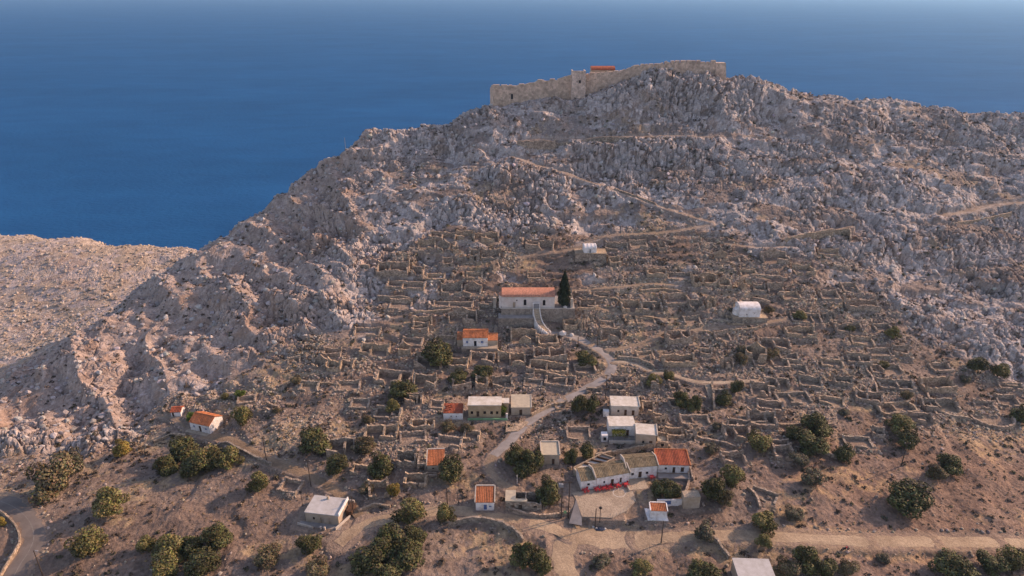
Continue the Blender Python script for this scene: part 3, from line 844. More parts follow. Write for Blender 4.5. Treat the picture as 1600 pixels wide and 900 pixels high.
# ---------------------------------------------------------------- houses
def opening_parts(root, ops, w, d, th):
    for o in ops:
        kind, fx, ow, z0, z1 = o[:5]; mat = o[5] if len(o) > 5 else ('wood' if kind == 'd' else 'dark')
        x = (fx - 0.5) * w
        p = MB(); p.box(x - ow / 2 + 0.004, x + ow / 2 - 0.004, -d / 2 + th * 0.5, -d / 2 + th * 0.5 + 0.08, z0 + 0.004, z1 - 0.004)
        if kind == 'd':
            q = p.build('door', mat, root)
            h = MB(); h.box(x + ow * 0.3, x + ow * 0.4, -d / 2 + th * 0.5 - 0.05, -d / 2 + th * 0.5, z0 + 0.95, z0 + 1.1); h.build('handle', 'metal', q)
        else:
            q = p.build('window', mat, root)
            s = MB(); yf = -d / 2 + th * 0.5 - 0.04
            s.box(x - 0.03, x + 0.03, yf, yf + 0.035, z0 + 0.07, z1 - 0.07)
            s.box(x - ow / 2 + 0.006, x + ow / 2 - 0.006, yf, yf + 0.035, z0 + 0.006, z0 + 0.065); s.box(x - ow / 2 + 0.006, x + ow / 2 - 0.006, yf, yf + 0.035, z1 - 0.065, z1 - 0.006)
            s.build('frame', 'wood' if mat != 'blue' else 'white', q)
def house(name, label, cat, f, h, wall, roof, rmat, ops=(), rise=0.0, over=0.12, th=0.36, group=None, chimney=None, rim=None, sink=1.2):
    root = tag(empty(name, (f.c.x, f.c.y, f.floor), f.rz), label, cat, group)
    w, d = f.w, f.d
    x0, x1, y0, y1 = -w / 2, w / 2, -d / 2, d / 2
    mb = MB()
    fo = [((o[1] - 0.5) * w + w / 2 - o[2] / 2, (o[1] - 0.5) * w + w / 2 + o[2] / 2, o[3], o[4]) for o in ops]
    hf = h; hb = h
    if roof == 'shed': hb = h + rise
    mb.wall((x0, y0 + th / 2), (x1, y0 + th / 2), th, [(0, hf), (w, hf)], -sink, fo)
    mb.wall((x1, y1 - th / 2), (x0, y1 - th / 2), th, [(0, hb), (w, hb)], -sink)
    L = d - 2 * th
    if roof == 'gable': tp = [(0, h), (L / 2, h + rise), (L, h)]
    elif roof == 'vault': tp = [(L * k / 12, h + rise * math.sqrt(max(0, 1 - (k / 6 - 1) ** 2))) for k in range(13)]
    elif roof == 'shed': tp = [(0, h), (L, h + rise)]
    else: tp = [(0, h), (L, h)]
    mb.wall((x1 - th / 2, y0 + th), (x1 - th / 2, y1 - th), th, tp, -sink)
    mb.wall((x0 + th / 2, y1 - th), (x0 + th / 2, y0 + th), th, [(L - s, z) for s, z in reversed(tp)], -sink)
    mb.build('wall', wall, root)
    r = MB()
    if roof == 'flat':
        r.box(x0 - over, x1 + over, y0 - over, y1 + over, h, h + 0.2)
    elif roof == 'shed':
        e = rise * over / d
        r.hexa([(x0 - over, y0 - over, h - e), (x1 + over, y0 - over, h - e), (x1 + over, y1 + over, h + rise + e), (x0 - over, y1 + over, h + rise + e),
                (x0 - over, y0 - over, h - e + 0.14), (x1 + over, y0 - over, h - e + 0.14), (x1 + over, y1 + over, h + rise + e + 0.14), (x0 - over, y1 + over, h + rise + e + 0.14)])
    elif roof == 'gable':
        e = rise * over / (d / 2)
        for s in (-1, 1):
            a = [(x0 - over, s * (d / 2 + over), h - e), (x1 + over, s * (d / 2 + over), h - e), (x1 + over, 0, h + rise), (x0 - over, 0, h + rise)]
            if s > 0: a = [a[1], a[0], a[3], a[2]]
            r.hexa(a + [(p[0], p[1], p[2] + 0.14) for p in a])
    elif roof == 'vault':
        n = 14
        for k in range(n):
            def P(q, e):
                a = math.pi * q / n
                return -math.cos(a) * (d / 2 + e), h + math.sin(a) * (rise + e)
            (ya, za), (yb, zb), (yc, zc), (yd, zd) = P(k, 0), P(k + 1, 0), P(k + 1, 0.14), P(k, 0.14)
            r.add([(x0 - 0.06, ya, za), (x0 - 0.06, yb, zb), (x0 - 0.06, yc, zc), (x0 - 0.06, yd, zd), (x1 + 0.06, ya, za), (x1 + 0.06, yb, zb), (x1 + 0.06, yc, zc), (x1 + 0.06, yd, zd)],
                  [(0, 1, 2, 3), (4, 7, 6, 5), (3, 2, 6, 7), (0, 4, 5, 1)])
    ro = r.build('roof', rmat, root)
    if roof == 'gable' and 'tile' in rmat:
        q = MB(); q.tube([(x0 - over - .02, 0, h + rise + .13), (0, 0, h + rise + .15), (x1 + over + .02, 0, h + rise + .13)], .13, 8); q.build('ridge_cap', rmat, ro)
        q = MB(); nt_ = int(w / 0.42)
        for k in range(nt_ + 1):
            xx = x0 + w * k / nt_
            for s_ in (-1, 1):
                e = rise * over / (d / 2)
                q.tube([(xx, s_ * (d / 2 + over - .02), h - e + .15), (xx, s_ * .1, h + rise + .13)], .075, 5)
        tl = q.build('tile_rows', rmat, ro)
    if roof == 'shed' and 'tile' in rmat:
        q = MB(); nt_ = int(w / 0.42)
        for k in range(nt_ + 1):
            xx = x0 + .1 + (w - .2) * k / nt_
            q.tube([(xx, y0 - over + .02, h - rise * over / d + .15), (xx, y1 + over - .02, h + rise + rise * over / d + .15)], .075, 5)
        q.build('tile_rows', rmat, ro)
    if rim:      # raised edges of the roof: which sides, height, material
        sides, rh, rm = rim
        q = MB(); zz = lambda y: (h + 0.2 if roof == 'flat' else h + rise * (y - y0) / d + 0.14)
        def bar(xa, xb, ya, yb):
            b0, b1 = zz(ya) - 0.25, zz(yb) - 0.25
            q.hexa([(xa, ya, b0), (xb, ya, b0), (xb, yb, b1), (xa, yb, b1), (xa, ya, b0 + .25 + rh), (xb, ya, b0 + .25 + rh), (xb, yb, b1 + .25 + rh), (xa, yb, b1 + .25 + rh)])
        if 'l' in sides: bar(x0 - over - 0.24, x0 - over + 0.02, y0 - over, y1 + over)
        if 'r' in sides: bar(x1 + over - 0.02, x1 + over + 0.24, y0 - over, y1 + over)
        if 'b' in sides: bar(x0 - over, x1 + over, y1 + over - 0.02, y1 + over + 0.24)
        q.build('parapet', rm, root)
    if chimney:
        cx, cy, ch = chimney
        q = MB(); q.box(cx - 0.25, cx + 0.25, cy - 0.25, cy + 0.25, h, h + ch); q.build('chimney', wall, ro)
    opening_parts(root, ops, w, d, th)
    return root

def platform(name, label, cat, f, mat, cap=None, pave='concrete_grey', deep=5.0, group=None, batter=0.0):
    root = tag(empty(name, (f.c.x, f.c.y, f.z)), label, cat, group)
    mb = MB(); w, d = f.w / 2, f.d / 2
    mb.hexa([(-w - batter, -d - batter, -deep), (w + batter, -d - batter, -deep), (w, d, -deep), (-w, d, -deep), (-w, -d, -0.12), (w, -d, -0.12), (w, d, -0.12), (-w, d, -0.12)])
    mb.build('wall', mat, root)
    q = MB(); q.box(-w - 0.06, w + 0.06, -d - 0.06, d, -0.117, -0.003); q.build('paving', pave, root)
    if cap:
        e = MB(); e.box(-w - 0.08, w + 0.08, -d - 0.08, -d + 0.3, 0.0, 0.22)
        e.build('coping', cap, root)
    return root

platform('stone_terrace', 'tall stone retaining terrace carrying the long red-roofed church', 'terrace', F['church_terrace'], 'retain', 'cream', deep=9, batter=0.35)
platform('stone_terrace', 'lower stone step at the left foot of the church terrace', 'terrace', F['church_step'], 'retain', None, deep=6)
platform('stone_terrace', 'low stone terrace under the barrel-vaulted white chapel', 'terrace', F['vault_terrace'], 'ruin_grey', None, 'dirt', 5)
platform('stone_terrace', 'stone terrace wall under the small white chapel high on the slope', 'terrace', F['upper_terrace'], 'ruin', None, 'dirt', 7)
platform('stone_terrace', 'stone terrace in front of the white house with the orange tiled roof', 'terrace', F['orange_terrace'], 'retain', None, 'concrete', 5)

c = F['church']
ch = house('church', 'long pale church with a coral tiled roof on a high terrace', 'church', c, c.h(17.5), 'church_wall', 'vault', 'tile_coral',
      [('d', 0.235, 0.9, 0.0, 2.2, 'beige'), ('w', 0.44, 0.95, 1.0, 2.85), ('w', 0.80, 0.95, 0.9, 2.7), ('w', 0.285, 0.4, 2.6, 3.1)], rise=1.3, over=0.1)
r = MB()                                    # lower apse at the left end, with its own tiles
n = 10; rad = 1.9
hh = c.h(17.5) - 0.35
poly = [(-c.w / 2 - 0.003 - rad * math.sin(math.pi * k / n) * 0.55, rad * math.cos(math.pi * k / n)) for k in range(n + 1)]
r.prism(poly, -1, hh); ap = r.build('apse', 'church_wall', ch)
r = MB(); top = (-c.w / 2 - 0.003, 0, hh + 1.0)
for k in range(n): r.add([(poly[k][0] - 0.1, poly[k][1] * 1.05, hh), (poly[k + 1][0] - 0.1, poly[k + 1][1] * 1.05, hh), top], [(0, 1, 2)])
r.build('roof', 'tile_coral', ap)
for k in range(2):
    q = MB(); x = (0.44 - 0.5, 0.80 - 0.5)[k] * c.w
    z1 = (2.85, 2.7)[k]
    pts = [(x + 0.47 * math.cos(math.pi * t / 8), z1 - 0.003 + 0.42 * math.sin(math.pi * t / 8)) for t in range(9)]
    q.add([(px, -c.d / 2 - 0.02, pz) for px, pz in pts], [tuple(range(8, -1, -1))]); q.build('window_arch', 'dark', ch)
q = MB(); q.box(-c.w / 2 - 0.1, c.w / 2 + 0.1, -c.d / 2 - 0.16, -c.d / 2 - 0.003, c.h(17.5) - 0.28, c.h(17.5) - 0.02); q.build('cornice', 'cream', ch)

f = F['vault_chapel']
vc = house('chapel', 'white barrel-vaulted chapel with rounded apse, alone among the ruins', 'chapel', f, f.h(11), 'white', 'vault', 'white',
           [('w', 0.36, 0.35, 0.7, 1.25), ('w', 0.74, 0.28, 1.3, 1.7)], rise=1.3, over=0.02)
q = MB()
for z0, z1, rr in ((-1, 1.5, 1.6), (1.5, 2.0, 1.45), (2.0, 2.4, 1.0)):
    q.prism([(-f.w / 2 - 0.004 - rr * 0.95 * math.sin(math.pi * k / 12), rr * math.cos(math.pi * k / 12)) for k in range(13)], z0, z1)
q.build('apse', 'white', vc)
q = MB(); q.box(-f.w / 2, f.w / 2 + 0.1, -f.d / 2 - 0.14, -f.d / 2 - 0.003, f.h(11) - 0.06, f.h(11) + 0.2); q.build('cornice', 'white', vc)
f = F['upper_chapel']
uc = house('chapel', 'tiny white chapel on a stone terrace above the church', 'chapel', f, f.h(7), 'white', 'vault', 'white', [('d', 0.5, 0.7, 0, 1.5, 'metal')], rise=0.9, over=0.02)
for k in range(4):
    q = MB(); x = -f.w / 2 + 0.3 + k * (f.w - 0.6) / 3
    n = 12
    for t in range(n):
        a, b = math.pi * t / n, math.pi * (t + 1) / n
        q.add([(xx, -math.cos(g) * (f.d / 2 + e), f.h(7) + math.sin(g) * (0.9 + e)) for xx in (x - 0.12, x + 0.12) for g in (a, b) for e in (0.145, 0.26)],
              [(1, 3, 7, 5), (0, 1, 5, 4), (3, 2, 6, 7), (0, 2, 3, 1), (4, 5, 7, 6)])
    q.build('roof_rib', 'white', uc)

f = F['orange_house']
oh = house('white_house', 'white house with a bright orange tiled roof and two small lean-to wings', 'house', f, f.h(13), 'white', 'gable', 'tile_orange',
      [('w', 0.17, 0.7, 1.0, 2.0, 'blue'), ('d', 0.5, 0.85, 0, 2.0, 'dark'), ('w', 0.78, 0.8, 1.0, 2.0, 'blue')], rise=1.0, over=0.15)
for s, w_, h_, d_ in ((-1, 2.0, 2.0, 4.0), (1, 3.3, 1.7, 3.6)):
    x = s * (f.w / 2 + 0.004 + w_ / 2); q = MB()
    q.box(x - w_ / 2, x + w_ / 2, -d_ / 2 - 0.4, d_ / 2 - 0.4, -1, h_); a = q.build('wing', 'beige', oh)
    q = MB(); e = 0.08
    q.hexa([(x - w_ / 2 - e, -d_ / 2 - 0.5, h_ + 0.003), (x + w_ / 2 + e, -d_ / 2 - 0.5, h_ + 0.003), (x + w_ / 2 + e, d_ / 2 - 0.4, h_ + .9), (x - w_ / 2 - e, d_ / 2 - 0.4, h_ + .9),
            (x - w_ / 2 - e, -d_ / 2 - 0.5, h_ + .12), (x + w_ / 2 + e, -d_ / 2 - 0.5, h_ + .12), (x + w_ / 2 + e, d_ / 2 - 0.4, h_ + 1.02), (x - w_ / 2 - e, d_ / 2 - 0.4, h_ + 1.02)])
    q.build('roof', 'tile_orange', a)

f = F['yellow_house']
yh = house('ochre_house', 'long ochre house with a pale flat roof and a green base band', 'house', f, f.h(19), 'ochre', 'flat', 'slab_white',
      [('w', 0.11, 0.75, 1.3, 2.3), ('d', 0.29, 0.8, 0.35, 2.3), ('w', 0.5, 0.75, 1.3, 2.3), ('w', 0.71, 0.75, 1.3, 2.3), ('w', 0.88, 0.7, 1.3, 2.3)], over=0.15)
q = MB(); q.box(-f.w / 2 - 0.2, f.w / 2 + 1.8, -f.d / 2 - 1.15, -f.d / 2 - 0.9, -1.0, 0.55); q.build('garden_wall', 'green', yh)
q = MB(); q.box(-f.w / 2 - 0.2, f.w / 2 + 1.8, -f.d / 2 - 0.9, -f.d / 2 - 0.004, -1.0, 0.02); q.build('forecourt', 'concrete_grey', yh)
q = MB(); q.box(f.w / 2 + 0.003, f.w / 2 + 2.2, -0.2, f.d / 2, -1, f.h(17)); a = q.build('side_room', 'ochre', yh)
q = MB(); q.box(f.w / 2 - 0.0, f.w / 2 + 2.35, -0.35, f.d / 2 + 0.1, f.h(17) + 0.003, f.h(17) + 0.2); q.build('roof', 'slab_white', a)
f = F['collapsed_roof_house']
cr = house('whitewashed_cottage', 'white cottage with a fallen-in red roof left of the ochre house', 'house', f, f.h(9.5), 'white', 'shed', 'tile_red', [('w', 0.4, 0.3, 0.8, 1.2), ('w', 0.68, 0.3, 0.8, 1.2)], rise=0.7, over=0.05)
q = MB(); q.wall((-f.w / 2 + .2, -0.6), (-f.w / 2 + .2, f.d / 2), 0.4, [(0, 2.4), (1, 3.1), (2, 2.5)], 0); q.build('broken_wall', 'ruin', cr)
q = MB()
for k in range(9):
    x = -f.w / 2 + 0.4 + 0.22 * k; y = -f.d / 2 + 0.7 + (k * 37 % 10) * 0.25
    q.box(x, x + 0.5, y, y + 0.4, f.h(9.5) + 0.2 + 0.17 * (y + f.d / 2), f.h(9.5) + 0.55 + 0.17 * (y + f.d / 2))
q.build('broken_tiles', 'tile_red', cr)
f = F['lichen_house']
house('lichen_roofed_house', 'beige house with a yellow-stained flat roof beside the stepped lane', 'house', f, f.h(11.5), 'beige', 'shed', 'slab_yellow', [('d', 0.49, 0.85, 0, 1.9)], rise=0.35, over=0.12, rim=('r', 0.12, 'cream'))
f = F['house_a']
ha = house('flat_roofed_house', 'cream house with a white flat roof, highest of the three below the lane', 'house', f, f.h(14), 'cream', 'flat', 'slab_white',
      [('w', 0.27, 0.6, 1.0, 1.9), ('d', 0.53, 0.75, 0, 2.0), ('d', 0.8, 0.8, 0, 1.9)], rim=('r', 0.25, 'cream'))
q = MB(); q.box(-f.w / 2 - 2.2, -f.w / 2 - 0.5, -f.d / 2 - 0.6, -f.d / 2 + 0.9, -1, 1.5); q.build('outhouse', 'white', ha)
f = F['house_b']
hb = house('flat_roofed_house', 'white house with a flat roof and a vine-shaded dark veranda', 'house', f, f.h(14.5), 'white', 'flat', 'slab_white',
      [('d', 0.72, 0.8, 0, 2.0), ('w', 0.2, 0.6, 0.9, 1.8)], over=0.1)
q = MB(); q.box(-f.w / 2 - 0.3, f.w / 2, -f.d / 2 - 2.9, -f.d / 2 - 0.004, -1.2, 0.03); q.build('veranda_floor', 'concrete_grey', hb)
q = MB(); q.box(-f.w / 2 - 0.3, f.w / 2, -f.d / 2 - 3.15, -f.d / 2 - 2.9, -1.4, 0.55); q.build('veranda_wall', 'cream', hb)
q = MB()
for x in (-f.w / 2 + 1.0, 0.6):
    for y in (-f.d / 2 - 1.9, -f.d / 2 - 0.3): q.tube([(x, y, 0), (x, y, 2.2)], 0.05)
for y in (-f.d / 2 - 1.9, -f.d / 2 - 0.3): q.tube([(-f.w / 2 + 0.8, y, 2.22), (0.8, y, 2.22)], 0.05)
pg = q.build('pergola', 'wood', hb)
rr = random.Random(3); q = MB()
for k in range(520):
    x, y, z = rr.uniform(-f.w / 2 + 0.7, 0.9), rr.uniform(-f.d / 2 - 2.0, -f.d / 2 - 0.2), 2.3 + rr.gauss(0, 0.1)
    if rr.random() < 0.25: y = -f.d / 2 - 2.0 + rr.gauss(0, .05); z = rr.uniform(1.3, 2.3)
    a = Vector((rr.gauss(0, 1), rr.gauss(0, 1), rr.gauss(0, 1))).normalized(); b = a.orthogonal().normalized(); s = 0.16
    q.add([Vector((x, y, z)) + a * s, Vector((x, y, z)) + b * s, Vector((x, y, z)) - a * s, Vector((x, y, z)) - b * s], [(0, 1, 2, 3)])
M['vine'] = mat_plain('vine_leaf', (0.16, 0.16, 0.03), 0.7, 0.4, 3)
q.build('vine', 'vine', pg)
q = MB(); q.box(-f.w / 2 - 2.3, -f.w / 2 - 0.55, -f.d / 2 - 2.2, -f.d / 2 - 0.3, -1.0, 1.7); a = q.build('oven_room', 'white', hb)
q = MB(); q.box(-f.w / 2 - 1.8, -f.w / 2 - 1.0, -f.d / 2 - 2.208, -f.d / 2 - 2.19, 0.05, 1.1); q.build('door', 'dark', a)
f = F['house_c']
hc = house('flat_roofed_house', 'beige stone house with a white flat roof and a roofless brown annex', 'house', f, f.h(18), 'beige', 'flat', 'slab_white',
      [('w', 0.38, 0.6, 1.0, 1.9), ('d', 0.75, 0.85, 0, 2.0)], rim=('r', 0.3, 'cream'), over=0.12)
q = MB(); a0 = f.w / 2 + 0.5
q.wall((a0, -f.d / 2 + 0.5), (a0 + 3.0, -f.d / 2 + 0.5), 0.35, [(0, 1.9), (3.0, 1.7)], -1, [(1.0, 1.8, 0.2, 1.3)])
q.wall((a0 + 2.82, -f.d / 2 + 0.68), (a0 + 2.82, f.d / 2 - 0.6), 0.35, [(0, 1.7), (1.2, 2.4), (3.4, 1.5)], -1)
q.wall((a0 + 3.0, f.d / 2 - 0.4), (a0, f.d / 2 - 0.4), 0.35, [(0, 1.7), (3.0, 2.3)], -1)
a = q.build('annex', 'ruin_tan', hc)
q = MB(); q.box(a0 + 0.1, a0 + 2.6, -f.d / 2 + 0.7, f.d / 2 - 0.6, 0.9, 1.02); q.build('fallen_roof', 'slab_yellow', a)
f = F['pale_house']
house('flat_roofed_house', 'small grey house with a cream parapet roof, right of the large bushy tree', 'house', f, f.h(14), 'beige', 'flat', 'slab_yellow', [('d', 0.66, 0.75, 0, 1.9)], rim=('lrb', 0.3, 'cream'), over=0.05)

# ---- the cafe row
def gable_parapets(root, f, h, rise, sides, th=0.26, up=0.30, mat='cream'):
    for sd_ in sides:
        q = MB(); x = sd_ * (f.w / 2 + 0.12 + th / 2 + .004); L = f.d + .3
        q.wall((x, -L / 2), (x, L / 2), th, [(0, h + up), (L / 2, h + rise + up), (L, h + up)], h - .6); q.build('gable_parapet', mat, root)
f = F['cafe_a']
house('white_cottage', 'low white cottage with a sagging tan tile roof, left end of the café row', 'house', f, f.h(12.5), 'white', 'gable', 'tile_tan', [('w', 0.5, 0.7, 1.0, 1.75)], rise=0.75, over=0.1)
f = F['cafe_b']
cb = house('white_cottage', 'white house with a tan tiled roof behind the red café tables', 'house', f, f.h(15), 'white', 'gable', 'tile_tan',
      [('w', 0.24, 0.55, 1.05, 1.8), ('d', 0.49, 0.85, 0, 2.0), ('d', 0.75, 0.6, 0.35, 2.0)], rise=0.95, over=0.12, rim=None)
gable_parapets(cb, f, f.h(15), 0.95, (-1, 1))
f = F['cafe_c']
cc_ = house('white_cottage', 'white house with a mossy tan roof between the café and red-roofed house', 'house', f, f.h(16.5), 'white', 'gable', 'tile_tan',
      [('w', 0.2, 0.75, 1.0, 1.8), ('d', 0.45, 0.9, 0, 2.0), ('w', 0.68, 0.7, 1.0, 1.8)], rise=0.95, over=0.12)
gable_parapets(cc_, f, f.h(16.5), 0.95, (-1, 1))
f = F['cafe_d']
cd = house('white_cottage', 'white house with a red tiled roof, right end of the café row', 'house', f, f.h(11.5), 'white', 'shed', 'tile_red',
      [('w', 0.26, 0.65, 0.9, 1.65), ('d', 0.52, 0.75, 0, 1.8), ('d', 0.79, 0.9, 0.2, 1.8)], rise=0.6, over=0.12, rim=('lrb', 0.14, 'tile_orange'))
q = MB(); q.box(-f.w / 2, f.w / 2 + 0.9, -f.d / 2 - 2.2, -f.d / 2 - 0.004, -1.5, -0.02); q.build('forecourt', 'concrete_grey', cd)
q = MB(); q.wall((f.w / 2 + 0.55, -f.d / 2 - 2.2), (f.w / 2 + 0.55, f.d / 2), 0.4, [(0, 0.6), (3, 1.3), (f.d + 2.2, 1.9)], -1); q.build('side_wall', 'ruin', cd)

f = F['kiosk']
kk = house('whitewashed_hut', 'small white hut with an orange roof on a whitewashed pad', 'hut', f, f.h(12), 'white', 'shed', 'tile_orange', [], rise=0.25, over=0.0, rim=('lrb', 0.12, 'white'))
q = MB(); q.hexa([(-f.w / 2 - 1.0, -f.d / 2 - 0.7, -1), (f.w / 2 + 0.6, -f.d / 2 - 0.7, -1), (f.w / 2 + 0.3, f.d / 2 + 0.6, -1), (-f.w / 2 - 1.2, f.d / 2 + 0.8, -1),
                  (-f.w / 2 - 0.5, -f.d / 2 - 0.5, 0.25), (f.w / 2 + 0.5, -f.d / 2 - 0.5, 0.1), (f.w / 2 + 0.25, f.d / 2 + 0.6, 0.1), (-f.w / 2 - 1.0, f.d / 2 + 0.8, 0.3)]); q.build('whitewashed_pad', 'white', kk)
f = F['tan_shed']
house('stone_shed', 'plain tan shed with a flat roof right of the white hut', 'shed', f, f.h(16), 'beige', 'flat', 'concrete', [], over=0.05)
f = F['orange_cottage']
house('orange_roofed_cottage', 'small white cottage with an orange roof beside the dirt track', 'house', f, f.h(11.5), 'white', 'shed', 'tile_orange',
      [('d', 0.52, 0.8, 0.1, 1.8, 'blue'), ('w', 0.79, 0.6, 0.8, 1.5, 'blue')], rise=0.95, over=0.05, rim=('lrb', 0.22, 'cream'))
f = F['slope_house']
sh = house('orange_roofed_cottage', 'grey stone cottage with an orange roof half hidden by a round tree', 'house', f, f.h(9), 'beige', 'shed', 'tile_orange', [('w', 0.35, 0.5, 0.7, 1.2)], rise=0.9, over=0.06, rim=('lb', 0.16, 'cream'))
q = MB(); x = -f.w / 2 - 2.6
q.wall((x, -f.d / 2 + 0.3), (x + 2.45, -f.d / 2 + 0.3), 0.4, [(0, 2.6), (2.45, 2.6)], -1, [(0.5, 1.9, 0.0, 2.1)])
q.wall((x + 0.2, -f.d / 2 + 0.5), (x + 0.2, f.d / 2), 0.4, [(0, 2.6), (2, 2.7), (f.d - 0.5, 1.6)], -1)
q.box(x + 0.45, x + 2.4, -f.d / 2 + 1.4, -f.d / 2 + 1.5, -0.5, 2.3)
q.build('ruined_wing', 'ruin_grey', sh)
q = MB(); q.wall((-f.w / 2 + 0.1, -f.d / 2 - 2.3), (-f.w / 2 + 2.6, -f.d / 2 - 2.3), 0.4, [(0, 0.9), (2.5, 0.9)], -2.5, [(0.4, 2.1, -2.4, 0.4)])
q.box(-f.w / 2 + 0.2, -f.w / 2 + 2.5, -f.d / 2 - 1.2, -f.d / 2 - 1.1, -2.5, 0.6); q.build('cellar_front', 'ruin', sh)
f = F['hollow_house']
hr = tag(empty('flat_roofed_house', (f.c.x, f.c.y, f.z), f.rz), 'grey stone house with a hole in its flat roof, right of the orange cottage', 'house')
q = MB(); w, d, h = f.w, f.d, f.h(13)
q.wall((-w / 2, -d / 2 + .2), (w / 2, -d / 2 + .2), 0.4, [(0, h), (w * .55, h), (w * .551, h - .3), (w * .8, h - .4), (w, h - 1.1)], -1, [(w * .16, w * .16 + .8, .7, 1.6), (w * .36, w * .36 + .9, 0.1, 1.7), (w * .78, w * .78 + .8, .7, 1.5)])
q.wall((w / 2, d / 2 - .2), (-w / 2, d / 2 - .2), 0.4, [(0, h - .6), (w * .3, h - .1), (w, h)], -1)
q.wall((-w / 2 + .2, d / 2 - .4), (-w / 2 + .2, -d / 2 + .4), 0.4, [(0, h), (d, h)], -1)
q.wall((w / 2 - .2, -d / 2 + .4), (w / 2 - .2, d / 2 - .4), 0.4, [(0, h - 1.1), (d, h - .6)], -1)
q.wall((w * .06, -d / 2 + .4), (w * .06, d / 2 - .4), 0.35, [(0, h), (d, h)], -1); q.build('wall', 'ruin_grey', hr)
q = MB(); q.box(-w / 2 - .1, -w * .22, -d / 2 - .1, d / 2 + .1, h + .003, h + .2); q.box(-w * .22, w * .1, -d / 2 - .1, -d * .28, h + .003, h + .2); q.build('roof', 'slab_yellow', hr)
q = MB(); q.box(-w / 2 + .45, w / 2 - .45, -d / 2 + .45, d / 2 - .45, -.9, .3); q.build('rubble_floor', 'dirt_dark', hr)
f = F['flat_house']
fh = house('flat_roofed_house', 'cream house with a pale flat roof and chimney standing alone by the track', 'house', f, f.h(14), 'beige', 'flat', 'slab_grey',
      [('w', 0.25, 0.55, 0.9, 1.7), ('d', 0.5, 0.8, 0.1, 1.9, 'beige'), ('d', 0.76, 0.85, 0.1, 1.9, 'beige')], chimney=(-0.4, f.d / 2 - 0.7, 1.0), rim=('r', 0.55, 'white'), over=0.12)
w, d = f.w, f.d
for a_, b_, tp_ in (((-w / 2 - 0.6, d / 2 + 1.5), (w / 2 + 1.2, d / 2 + 1.5), [(0, 1.6), (w + 1.8, 1.5)]), ((-w / 2 - 1.0, -1.0), (-w / 2 - 0.62, d / 2 + 1.3), [(0, 1.2), (3.5, 1.6)]),
                    ((-w / 2 - 1.6, -d / 2 - 1.2), (-w / 2 + 2.6, -d / 2 - 1.9), [(0, 0.6), (4, 0.5)]), ((w / 2 - 0.2, -d / 2 - 1.6), (w / 2 + 1.6, 0.2), [(0, 0.7), (2.5, 0.6)])):
    q = MB(); q.wall(a_, b_, 0.3, tp_, -1); q.build('yard_wall', 'cream', fh)
for x in (4.4, 5.4):
    q = MB(); q.box(-w / 2 + x, -w / 2 + x + .35, -d / 2 - 2.1, -d / 2 - 1.75, -.5, .9); q.build('gate_post', 'cream', fh)
q = MB(); q.box(-w / 2 - 1.4, w / 2 + 0.8, -d / 2 - 1.5, -d / 2 - 0.004, -.8, 0.03); q.build('forecourt', 'concrete_grey', fh)
q = MB(); q.box(w / 2 + 0.5, w / 2 + 2.0, 0.4, d / 2 + 0.6, 0.0, 1.5); q.build('lean_to', 'wood', fh)
f = F['red_house']
rh = house('red_roofed_house', 'white house with a bright red gable roof at the foot of the cliff', 'house', f, f.h(12), 'white', 'gable', 'tile_orange',
      [('w', 0.2, 0.7, 0.9, 1.8, 'blue'), ('d', 0.5, 0.85, 0, 2.0), ('w', 0.8, 0.8, 0.9, 1.7, 'blue')], rise=1.5, over=0.15)
q = MB(); q.box(-f.w / 2 - 1, f.w / 2 + 1.5, -f.d / 2 - 1.4, -f.d / 2 - 0.004, -1.5, 0.03); q.build('forecourt', 'concrete', rh)
f = F['red_shed']
house('red_roofed_hut', 'tiny white hut with a red roof left of the red-roofed house', 'hut', f, f.h(7), 'white', 'gable', 'tile_red', [('d', 0.2, 0.6, 0, 1.4)], rise=0.7, over=0.15)
f = F['corner_house']
bh = house('flat_roofed_house', 'house with a pale grey flat roof cut by the bottom edge', 'house', f, f.h(18), 'beige', 'flat', 'slab_grey', [('d', 0.6, 0.9, 0, 2.0)], over=0.12)
q = MB(); q.box(-f.w / 2 + 1.2, f.w / 2 - 3.2, -f.d / 2 - 1.6, -f.d / 2 - 0.13, -1, 2.6); q.build('porch', 'wood', bh)
# ---------------------------------------------------------------- castle on the crest
_cu = np.array([q[0] for q in crest], float); _cy = np.array([q[2] for q in crest], float)
def cpt(u, v, off=-0.5):
    return Vector(on_y(u, v, float(np.interp(u, _cu, _cy)) + off))
castle = empty('hill_castle', cpt(905, 140))
tag(castle, 'ruined castle with battlemented stone walls and square tower along the summit', 'castle')
def cwall(name, nodes, th, merlon=None, seed=1, extra=4.0):
    rr = random.Random(seed); mb = MB(); o = castle.location
    for (ua, va), (ub, vb) in zip(nodes[:-1], nodes[1:]):
        a, b = cpt(ua, va), cpt(ub, vb)
        L = math.hypot(b.x - a.x, b.y - a.y)
        zb = min(base(a.x, a.y), base(b.x, b.y)) - extra
        tops = []
        s = 0.0; hi = True
        while s < L - 0.05:
            n = min(L, s + (rr.uniform(1.2, 2.4) if hi else rr.uniform(0.5, 0.9)) * (1 if merlon else 1.3))
            if L - n < 0.4: n = L
            j = (rr.choice([0.0, 0.0, 0.1, -merlon * .6]) if hi else -merlon) if merlon else rr.uniform(-0.6, 0.3)
            za, zc = a.z + (b.z - a.z) * s / L, a.z + (b.z - a.z) * n / L
            tops += [(s + (0.02 if s > 0 else 0), za + j - o.z), (n - 0.02 if n < L else n, zc + j - o.z)]
            s = n; hi = not hi
        mb.wall((a.x - o.x, a.y - o.y), (b.x - o.x, b.y - o.y), th, tops, zb - o.z)
    return mb.build(name, 'castle', castle)
cw = cwall('curtain_wall', [(770.5, 133), (800, 132.5), (819, 131.7), (840, 125), (871, 123.8), (893, 117)], 1.6, None, 2)
